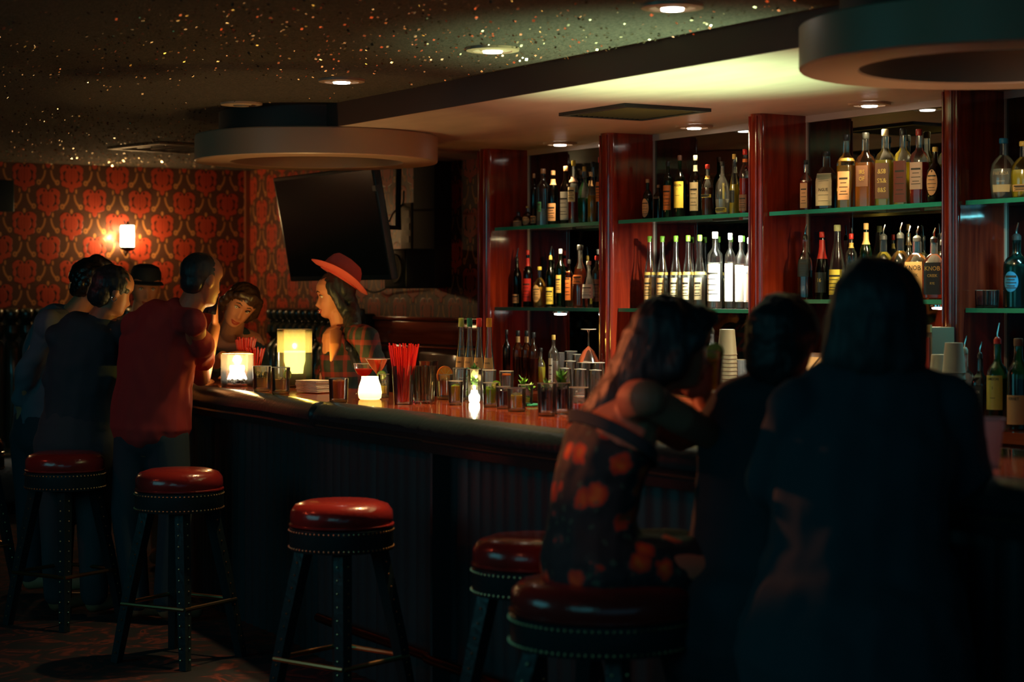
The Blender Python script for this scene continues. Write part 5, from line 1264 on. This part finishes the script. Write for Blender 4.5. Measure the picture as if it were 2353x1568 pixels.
# --- person in the black top, back to us ------------------------------------------
sB = 488; P_ = lambda px, py, s=sB: aS(px, py, s)
hc = P_(262, 668); ff = iv(.80, -.28, .45); fu = iv(.15, 1, .1)
t = person('person in a black top and jeans leaning to the bar, seen from behind', P_(190, 900))
mb = MB(); B = head(mb, hc, ff, fu, 1.0)
mb.limb([P_(248, 705), P_(232, 735)], [.056, .065]); sd = iv(1, 0, -.15)
mb.limb([P_(208, 765), P_(195, 830), P_(182, 910), P_(175, 985), P_(174, 1025)], [(.155, .10), (.175, .12), (.15, .11), (.17, .13), (.175, .135)], sd)
for q, sh_, el_, wr_ in ((1, P_(278, 765), P_(300, 860, 480), P_(350, 890, 470)), (-1, P_(138, 775), P_(122, 870), P_(150, 960, 480))):
    mb.limb([P_(208+q*20, 760), sh_, el_], [.06, .058, .043]); mb.limb([el_, wr_], [.042, .028]); hand(mb, wr_, (wr_-el_), iv(0, -1, 0), 1., .4)
for q in (-1, 1):
    h0 = P_(174, 1020)+sd*q*.09; kn = Vector((h0.x, h0.y, .48)); ft = Vector((h0.x, h0.y, .06)); mb.limb([h0, kn, ft], [.09, .065, .045]); mb.limb([ft, ft+iv(.1, 0, .08)], [.045, .034])
body = rel(remesh(mb, 'body', .008, SKIND, None, 1), t)
mb = MB(); mb.limb([P_(232, 742), P_(210, 765), P_(196, 830), P_(183, 910), P_(177, 985)], [(.08, .07), (.16, .11), (.188, .13), (.168, .125), (.18, .14)], sd)
mb.limb([P_(228, 758), P_(278, 768), P_(300, 860, 480), P_(325, 876, 475)], [.065, .068, .055, .045]); mb.limb([P_(190, 765), P_(138, 778), P_(122, 870), P_(138, 920, 484)], [.065, .07, .056, .046])
rel(remesh(mb, 'black_top', .010, pm('black_cloth', (.024, .048, .06), .85), None, 2, (.010, 9)), t)
mb = MB()
for q in (-1, 1):
    h0 = P_(174, 1020)+sd*q*.09; mb.limb([P_(175, 985)+sd*q*.07, h0, Vector((h0.x, h0.y, .48)), Vector((h0.x, h0.y, .10))], [.105, .115, .085, .065])
mb.limb([P_(176, 970), P_(174, 1022)], [(.182, .14), (.192, .15)], sd)
rel(remesh(mb, 'jeans', .012, pm('blue_jeans', (.05, .065, .075), .9), None, 2), t)
mb = MB(); Bh = basis(ff, fu); mb.ell(hp(0, -.02, .03), (.088, .10, .088), 18, Bh); mb.ell(hp(0, -.06, -.03), (.075, .06, .07), 14, Bh)
rel(remesh(mb, 'dark_hair', .008, HAIRD, None, 1, (.006, 40)), t)
er = MB().tube([hp(.074+.0*a, -.012+.012*math.cos(a), -.045+.012*math.sin(a)) for a in [2*math.pi*k/16 for k in range(17)]], .0018, 6); rel(er.build('earring', CHROME, None), t)

# --- person in the grey-blue denim shirt ------------------------------------------
sA = 455; P_ = lambda px, py, s=sA: aS(px, py, s)
hc = P_(212, 655); ff = iv(.9, -.2, .25); fu = iv(.2, 1, 0)
t = person('person in a rumpled grey-blue denim shirt bent over at the far left', P_(130, 900))
mb = MB(); B = head(mb, hc, ff, fu, 1.02); mb.limb([P_(192, 695), P_(172, 722)], [.058, .068]); sd = iv(.9, 0, -.4)
mb.limb([P_(150, 745), P_(128, 800), P_(112, 880), P_(105, 960), P_(104, 1010)], [(.15, .10), (.17, .12), (.15, .11), (.165, .125), (.17, .13)], sd)
s1, e1, w1 = P_(112, 745, 465), P_(62, 850, 462), P_(48, 935, 458); mb.limb([P_(150, 735), s1, e1], [.06, .06, .045]); mb.limb([e1, w1], [.044, .029]); hand(mb, w1, w1-e1, iv(1, 0, 0), 1., .4)
s2, e2, w2 = P_(185, 755, 445), P_(220, 850, 440), P_(270, 862, 440); mb.limb([P_(160, 740), s2, e2], [.06, .06, .045]); mb.limb([e2, w2], [.044, .029]); hand(mb, w2, w2-e2, iv(0, -1, 0), 1., .4)
for q in (-1, 1):
    h0 = P_(104, 1005)+sd*q*.09; kn = Vector((h0.x, h0.y, .48)); ft = Vector((h0.x, h0.y, .06)); mb.limb([h0, kn, ft], [.09, .065, .045]); mb.limb([ft, ft+iv(.12, 0, 0)], [.045, .034])
rel(remesh(mb, 'body', .008, SKIN, None, 1), t)
mb = MB(); mb.limb([P_(172, 725), P_(150, 745), P_(130, 800), P_(113, 880), P_(107, 975)], [(.08, .07), (.158, .11), (.182, .13), (.17, .125), (.18, .14)], sd)
mb.limb([P_(150, 733), s1, e1, P_(50, 915, 458)], [.066, .074, .060, .052]); mb.limb([P_(160, 738), s2, e2, P_(250, 858, 440)], [.066, .07, .056, .048])
rel(remesh(mb, 'denim_shirt', .009, pm('denim', (.13, .155, .19), .9), None, 2, (.013, 9)), t)
mb = MB()
for q in (-1, 1):
    h0 = P_(104, 1005)+sd*q*.09; mb.limb([P_(105, 970)+sd*q*.07, h0, Vector((h0.x, h0.y, .48)), Vector((h0.x, h0.y, .10))], [.10, .11, .08, .062])
mb.limb([P_(106, 960), P_(104, 1005)], [(.178, .138), (.186, .145)], sd)
rel(remesh(mb, 'trousers', .012, JEAN, None, 2), t)
mb = MB(); Bh = basis(ff, fu); mb.ell(hp(0, -.02, .035), (.092, .105, .092), 18, Bh); mb.ell(hp(0, -.05, -.02), (.08, .065, .06), 14, Bh)
mb.limb([hp(0, .05, .11), hp(0, .0, .125), hp(0, -.07, .09)], [.03, .035, .03])
rel(remesh(mb, 'tousled_hair', .008, pm('hair_brownblack', (.02, .013, .011), .3, bump=.5, bscale=50), None, 1, (.009, 30)), t)

# --- man in the dark cap, facing us -----------------------------------------------
sC = 412; P_ = lambda px, py, s=sC: aS(px, py, s)
hc = P_(334, 662); ff = iv(.35, -.12, -1); fu = iv(.05, 1, 0)
t = person('bearded-shadow face under a dark cap behind the group', P_(330, 800))
t['label'] = 'person in a dark cap facing the camera behind the group'
mb = MB(); B = head(mb, hc, ff, fu, 1.04); mb.limb([P_(330, 700), P_(328, 725)], [.06, .07]); sd = iv(1, 0, .1)
mb.limb([P_(328, 750), P_(328, 800), P_(328, 880), P_(328, 950), P_(328, 975)], [(.16, .10), (.185, .12), (.165, .115), (.17, .12), (.17, .12)], sd)
for q in (-1, 1):
    s1 = P_(328+q*70, 755); e1 = P_(328+q*82, 860, 420); w1 = P_(328+q*40, 905, 432); mb.limb([P_(328+q*30, 745), s1, e1], [.06, .06, .045]); mb.limb([e1, w1], [.045, .03]); hand(mb, w1, iv(-q, 0, -.4), iv(0, -1, 0), 1., .4)
    h0 = P_(328, 960)+sd*q*.09; ft = Vector((h0.x, h0.y, .06)); mb.limb([h0, Vector((h0.x, h0.y, .48)), ft], [.09, .065, .045]); mb.limb([ft, ft+iv(0, 0, -.13)], [.045, .034])
body = rel(remesh(mb, 'body', .0065, SKIN, None, 1), t); face(body, hc, B)
mb = MB(); mb.limb([P_(328, 735), P_(328, 755), P_(328, 810), P_(328, 900), P_(328, 965)], [(.09, .07), (.165, .11), (.195, .13), (.18, .13), (.18, .13)], sd)
for q in (-1, 1): mb.limb([P_(328+q*30, 748), P_(328+q*70, 758), P_(328+q*82, 860, 420), P_(328+q*60, 885, 426)], [.066, .068, .055, .045])
rel(remesh(mb, 'dark_jacket', .012, MATS['black_cloth'], None, 2, (.01, 9)), t)
Bh = basis(ff, fu); m = MB(); R = []
for rr, zz in ((.088, .038), (.092, .06), (.090, .09), (.075, .118), (.04, .132), (.001, .135)):
    R.append([hp(rr*math.cos(a)*.93, rr*math.sin(a)*1.1-.01, zz) for a in [2*math.pi*j/32 for j in range(32)]])
m.rings(R, cap=False); rel(m.build('cap', pm('dark_cap', (.012, .016, .02), .8), None), t)
m = MB(); R = []
for q, dz in ((.0, .003), (1, -.008), (1, -.014), (0, -.004)):
    R.append([hp((.082+.008*q)*math.sin(a), .072+q*.062*math.cos(a)+.012*math.cos(a), .042+dz) for a in [-1.25+2.5*j/20 for j in range(21)]])
m.rings(R, cap=False); rel(m.build('cap_peak', MATS['dark_cap'], None), t)

# --- woman in the floral dress -----------------------------------------------------
sG = 905; P_ = lambda px, py, s=sG: aS(px, py, s)
hc = P_(1556, 792); ff = iv(1, -.12, .28); fu = iv(.05, 1, 0)
t = person('woman in a strappy floral dress drinking at the bar', P_(1380, 1300))
mb = MB(); B = head(mb, hc, ff, fu, .97)
mb.limb([P_(1530, 850), P_(1500, 885), P_(1480, 905)], [.052, .052, .062]); sd = iv(.35, 0, -.94)
mb.limb([P_(1445, 935), P_(1410, 1000), P_(1378, 1090), P_(1360, 1180), P_(1365, 1262), P_(1375, 1298)], [(.155, .075), (.165, .10), (.145, .098), (.135, .095), (.165, .12), (.17, .12)], sd)
sR = P_(1492, 925, 985); eR = P_(1652, 1012, 900); wR = P_(1612, 925, 880)
mb.limb([P_(1465, 922, 930), P_(1488, 915, 960), P_(1560, 960, 940), eR], [.055, .046, .042, .036]); mb.limb([eR, wR], [.036, .024]); hand(mb, wR, iv(-.05, 1, .1), iv(.2, 0, .9), .95, .9, .1, -1)
sL = P_(1440, 925, 850); eL = P_(1560, 1010, 815); wL = P_(1640, 990, 800)
mb.limb([P_(1450, 925, 880), sL, eL], [.052, .048, .035]); mb.limb([eL, wL], [.035, .024]); hand(mb, wL, iv(1, -.1, .2), iv(0, -1, 0), .95, .4)
for q in (-1, 1):
    h0 = P_(1378, 1295)+sd*q*.085; kn = h0+iv(.36, -.02, .12)+sd*q*.02; an = kn+iv(-.02, -.44, 0); mb.limb([h0, kn, an], [.082, .056, .036]); mb.limb([an, an+iv(.12, -.03, .04)], [.034, .026])
body = rel(remesh(mb, 'body', .0065, pm('skin_warm', (.50, .20, .12), .5, spec=.3), None, 2), t); face(body, hc, B, lip=(.35, .03, .03))
def floral():
    m, nt, N, L = nm('floral'); b = N['Principled BSDF']; tc = N.new('ShaderNodeTexCoord')
    nz = N.new('ShaderNodeTexNoise'); nz.inputs['Scale'].default_value = 22; L.new(tc.outputs['Object'], nz.inputs['Vector'])
    va = N.new('ShaderNodeVectorMath'); va.operation = 'SCALE'; va.inputs['Scale'].default_value = .05; L.new(nz.outputs['Color'], va.inputs[0])
    ad = N.new('ShaderNodeVectorMath'); ad.operation = 'ADD'; L.new(tc.outputs['Object'], ad.inputs[0]); L.new(va.outputs[0], ad.inputs[1])
    v = N.new('ShaderNodeTexVoronoi'); v.inputs['Scale'].default_value = 12; L.new(ad.outputs[0], v.inputs['Vector'])
    r = N.new('ShaderNodeValToRGB'); e = r.color_ramp.elements; e[0].position = 0; e[0].color = (.85, .25, .03, 1); e[1].position = .46; e[1].color = (.012, .022, .028, 1)
    x = e.new(.18); x.color = (.80, .10, .02, 1); x = e.new(.31); x.color = (.55, .05, .025, 1); x = e.new(.36); x.color = (.03, .05, .05, 1)
    r.color_ramp.interpolation = 'LINEAR'
    L.new(v.outputs['Distance'], r.inputs[0]); 
    v2 = N.new('ShaderNodeTexVoronoi'); v2.inputs['Scale'].default_value = 26; L.new(ad.outputs[0], v2.inputs['Vector'])
    lt = mathn(nt, 'LESS_THAN', v2.outputs['Distance'], .22); mx = N.new('ShaderNodeMixRGB'); mx.inputs[2].default_value = (.06, .16, .10, 1); L.new(r.outputs[0], mx.inputs[1])
    L.new(mathn(nt, 'MULTIPLY', lt, .5), mx.inputs[0]); L.new(mx.outputs[0], b.inputs['Base Color']); b.inputs['Roughness'].default_value = .75; return m
mb = MB(); mb.limb([P_(1402, 1020), P_(1378, 1095), P_(1360, 1180), P_(1363, 1275), P_(1372, 1318)], [(.168, .108), (.153, .107), (.146, .105), (.178, .132), (.19, .135)], sd)
for q in (-1, 1):
    h0 = P_(1378, 1297)+sd*q*.085; kn = h0+iv(.30, -.02, .12); mb.limb([h0, kn], [.098, .076])
rel(remesh(mb, 'floral_dress', .008, floral(), None, 2, (.006, 12)), t)
BLKC = MATS['black_cloth']
for q in (-1, 1):
    st = MB().tube([P_(1418, 1000)+sd*q*.09+iv(-.06, 0, 0), P_(1425, 960)+sd*q*.10+iv(-.045, 0, 0), P_(1452, 915)+sd*q*.09+iv(0, .02, 0), P_(1500, 925)+sd*q*.09, P_(1505, 960)+sd*q*.09], [(.012, .003)]*5, 8, sd); rel(st.build('dress_strap', BLKC, None), t)
m = MB(); R = []
for dz, k in ((-.02, 1.02), (-.018, 1.05), (.012, 1.05), (.014, 1.02)):
    R.append([P_(1406, 1005)+iv(0, dz, 0)+sd*(.172*k*math.cos(a))+iv(.94, 0, .35)*(.092*k*math.sin(a))+iv(0, -.06*math.sin(a), 0) for a in [2*math.pi*j/36 for j in range(36)]])
m.rings(R, cap=False); rel(m.build('dress_neckband', BLKC, None), t)
mb = MB(); Bh = basis(ff, fu)
mb.ell(hp(0, -.028, .034), (.086, .100, .090), 18, Bh); mb.ell(hp(0, .03, .075), (.07, .05, .035), 14, Bh)
mb.limb([hp(0, -.03, .03), P_(1500, 800), P_(1462, 850), P_(1410, 905), P_(1358, 960), P_(1318, 1010)], [(.090, .085), (.098, .085), (.092, .066), (.078, .045), (.055, .028), (.02, .010)], sd)
for s_ in (-1, 1):
    mb.limb([hp(s_*.05, .055, .075), hp(s_*.074, .015, .02), hp(s_*.068, -.03, -.06), P_(1490, 868)+sd*s_*.06], [.026, .030, .036, .03])
mb.limb([P_(1470, 870)-sd*.09, P_(1440, 925)-sd*.11, P_(1412, 985)-sd*.12], [.030, .018, .006]); mb.limb([P_(1440, 880)-sd*.08, P_(1395, 945)-sd*.10, P_(1345, 1010)-sd*.10], [.03, .018, .006])
rel(remesh(mb, 'long_hair', .008, HAIRD, None, 1, (.009, 26, (1, 1, .3))), t)
# her drink
gp = P_(1632, 885, 872); t2 = rocks('tall cocktail with lime held by the woman in the floral dress', gp+Vector((0, 0, -.03)), .030, .125, SOUR, .8, 3, GD); wheel(t2, .01, .12, .024, LIMEF, LRIND, .3); wheel(t2, .0, .05, .02, LIMEF, LRIND, .9)
t2.rotation_euler = (.1, .12, .3)

# --- long-haired patron, dark back -------------------------------------------------
sH = 985; P_ = lambda px, py, s=sH: aS(px, py, s)
DKC = pm('charcoal_cloth', (.022, .05, .065), .9)
hc = P_(2012, 715); ff = iv(.05, -.05, 1); fu = iv(0, 1, 0); Bh = basis(ff, fu)
t = person('patron with long dark hair in a black top with hem extended over the stool, back to the camera', P_(2000, 1400))
mb = MB(); B = head(mb, hc, ff, fu, 1.02); mb.limb([P_(2010, 800), P_(2010, 850)], [.058, .07]); sd = iv(1, 0, -.25)
mb.limb([P_(2000, 905), P_(1985, 1000), P_(1975, 1120), P_(1970, 1240), P_(1975, 1315), P_(1980, 1340)], [(.17, .10), (.20, .13), (.185, .13), (.18, .13), (.21, .15), (.21, .15)], sd)
for q, s1, e1, w1 in ((1, P_(2178, 930), P_(2222, 1120, 960), P_(2190, 1075, 850)), (-1, P_(1835, 935), P_(1770, 1110, 960), P_(1790, 1050, 850))):
    mb.limb([P_(2000+q*70, 895), s1, e1], [.07, .068, .05]); mb.limb([e1, w1], [.05, .03]); hand(mb, w1, iv(-q*.5, 0, 1), iv(0, -1, 0), 1., .3)
    h0 = P_(1980, 1340)+sd*q*.10; kn = h0+iv(.12, 0, .36); an = kn+iv(0, -.42, 0); mb.limb([h0, kn, an], [.095, .07, .045]); mb.limb([an, an+iv(.04, -.02, .12)], [.042, .03])
rel(remesh(mb, 'body', .010, SKIND, None, 1), t)
mb = MB(); mb.limb([P_(2005, 862), P_(2000, 905), P_(1985, 1000), P_(1975, 1120), P_(1970, 1250), P_(1975, 1345), P_(1968, 1440), P_(1962, 1530)], [(.09, .08), (.18, .115), (.215, .145), (.205, .15), (.21, .16), (.24, .19), (.27, .25), (.285, .27)], sd)  # lower hem added as a dark cover over the lit seat
for q, s1, e1, w1 in ((1, P_(2178, 932), P_(2222, 1120, 960), P_(2205, 1095, 890)), (-1, P_(1835, 938), P_(1770, 1110, 960), P_(1782, 1080, 900))):
    mb.limb([P_(2000+q*60, 895), s1, e1, w1], [.075, .08, .066, .05])
rel(remesh(mb, 'black_top', .012, DKC, None, 2, (.010, 8)), t)
mb = MB()
for q in (-1, 1):
    h0 = P_(1980, 1345)+sd*q*.10; kn = h0+iv(.12, 0, .36); mb.limb([h0, kn, kn+iv(0, -.38, 0)], [.115, .085, .055])
mb.limb([P_(1972, 1310), P_(1980, 1345)], [(.225, .165), (.228, .168)], sd)
rel(remesh(mb, 'trousers', .014, DKC, None, 2), t)
mb = MB(); mb.ell(hp(0, -.02, .03), (.102, .112, .098), 18, Bh)
mb.limb([hp(0, -.02, .03), P_(2010, 760), P_(2008, 830), P_(2006, 890), P_(2004, 935)], [(.108, .115), (.120, .118), (.124, .105), (.118, .085), (.09, .05)], sd)
rel(remesh(mb, 'long_hair', .010, HAIRD, None, 1, (.008, 24, (1, 1, .3))), t)

# --- patron between the two women --------------------------------------------------
sI = 905; P_ = lambda px, py, s=sI: aS(px, py, s)
hc = P_(1803, 788); ff = iv(.55, -.15, .9); fu = iv(.05, 1, 0); Bh = basis(ff, fu)
t = person('dark patron seated between the floral dress and the long-haired patron', P_(1780, 1300))
mb = MB(); B = head(mb, hc, ff, fu, 1.0); mb.limb([P_(1798, 850), P_(1788, 890)], [.055, .066]); sd = iv(1, 0, -.4)
mb.limb([P_(1778, 930), P_(1768, 1000), P_(1758, 1100), P_(1752, 1210), P_(1755, 1290)], [(.155, .095), (.18, .12), (.165, .12), (.165, .12), (.19, .14)], sd)
for q, s1, e1, w1 in ((1, P_(1870, 945), P_(1905, 1060, 880), P_(1880, 1050, 820)), (-1, P_(1698, 950), P_(1680, 1070, 900), P_(1735, 1045, 830))):
    mb.limb([P_(1778+q*50, 925), s1, e1], [.06, .06, .045]); mb.limb([e1, w1], [.045, .028]); hand(mb, w1, iv(-q*.3, 0, 1), iv(0, -1, 0), 1., .4)
    h0 = P_(1757, 1290)+sd*q*.09; kn = h0+iv(.16, 0, .30); an = kn+iv(0, -.42, 0); mb.limb([h0, kn, an], [.09, .065, .042]); mb.limb([an, an+iv(.05, -.02, .11)], [.04, .03])
rel(remesh(mb, 'body', .010, SKIND, None, 1), t)
mb = MB(); mb.limb([P_(1785, 895), P_(1778, 932), P_(1768, 1000), P_(1758, 1100), P_(1752, 1210), P_(1755, 1295), P_(1745, 1400), P_(1740, 1480)], [(.08, .075), (.165, .11), (.195, .135), (.185, .135), (.185, .135), (.21, .165), (.235, .22), (.24, .235)], sd)  # hem lengthened likewise, added to keep the stool area dark
for q, s1, e1, w1 in ((1, P_(1870, 947), P_(1905, 1060, 880), P_(1890, 1055, 845)), (-1, P_(1698, 952), P_(1680, 1070, 900), P_(1710, 1055, 860))):
    mb.limb([P_(1778+q*45, 922), s1, e1, w1], [.066, .07, .058, .045])
rel(remesh(mb, 'dark_shirt', .012, DKC, None, 2, (.010, 8)), t)
mb = MB()
for q in (-1, 1):
    h0 = P_(1757, 1294)+sd*q*.09; kn = h0+iv(.16, 0, .30); mb.limb([h0, kn, kn+iv(0, -.38, 0)], [.105, .08, .055])
rel(remesh(mb, 'trousers', .014, DKC, None, 2), t)
mb = MB(); mb.ell(hp(0, -.02, .03), (.092, .106, .094), 18, Bh); mb.ell(hp(0, -.055, -.04), (.082, .06, .08), 14, Bh)
rel(remesh(mb, 'dark_hair', .010, HAIRD, None, 1, (.007, 30)), t)
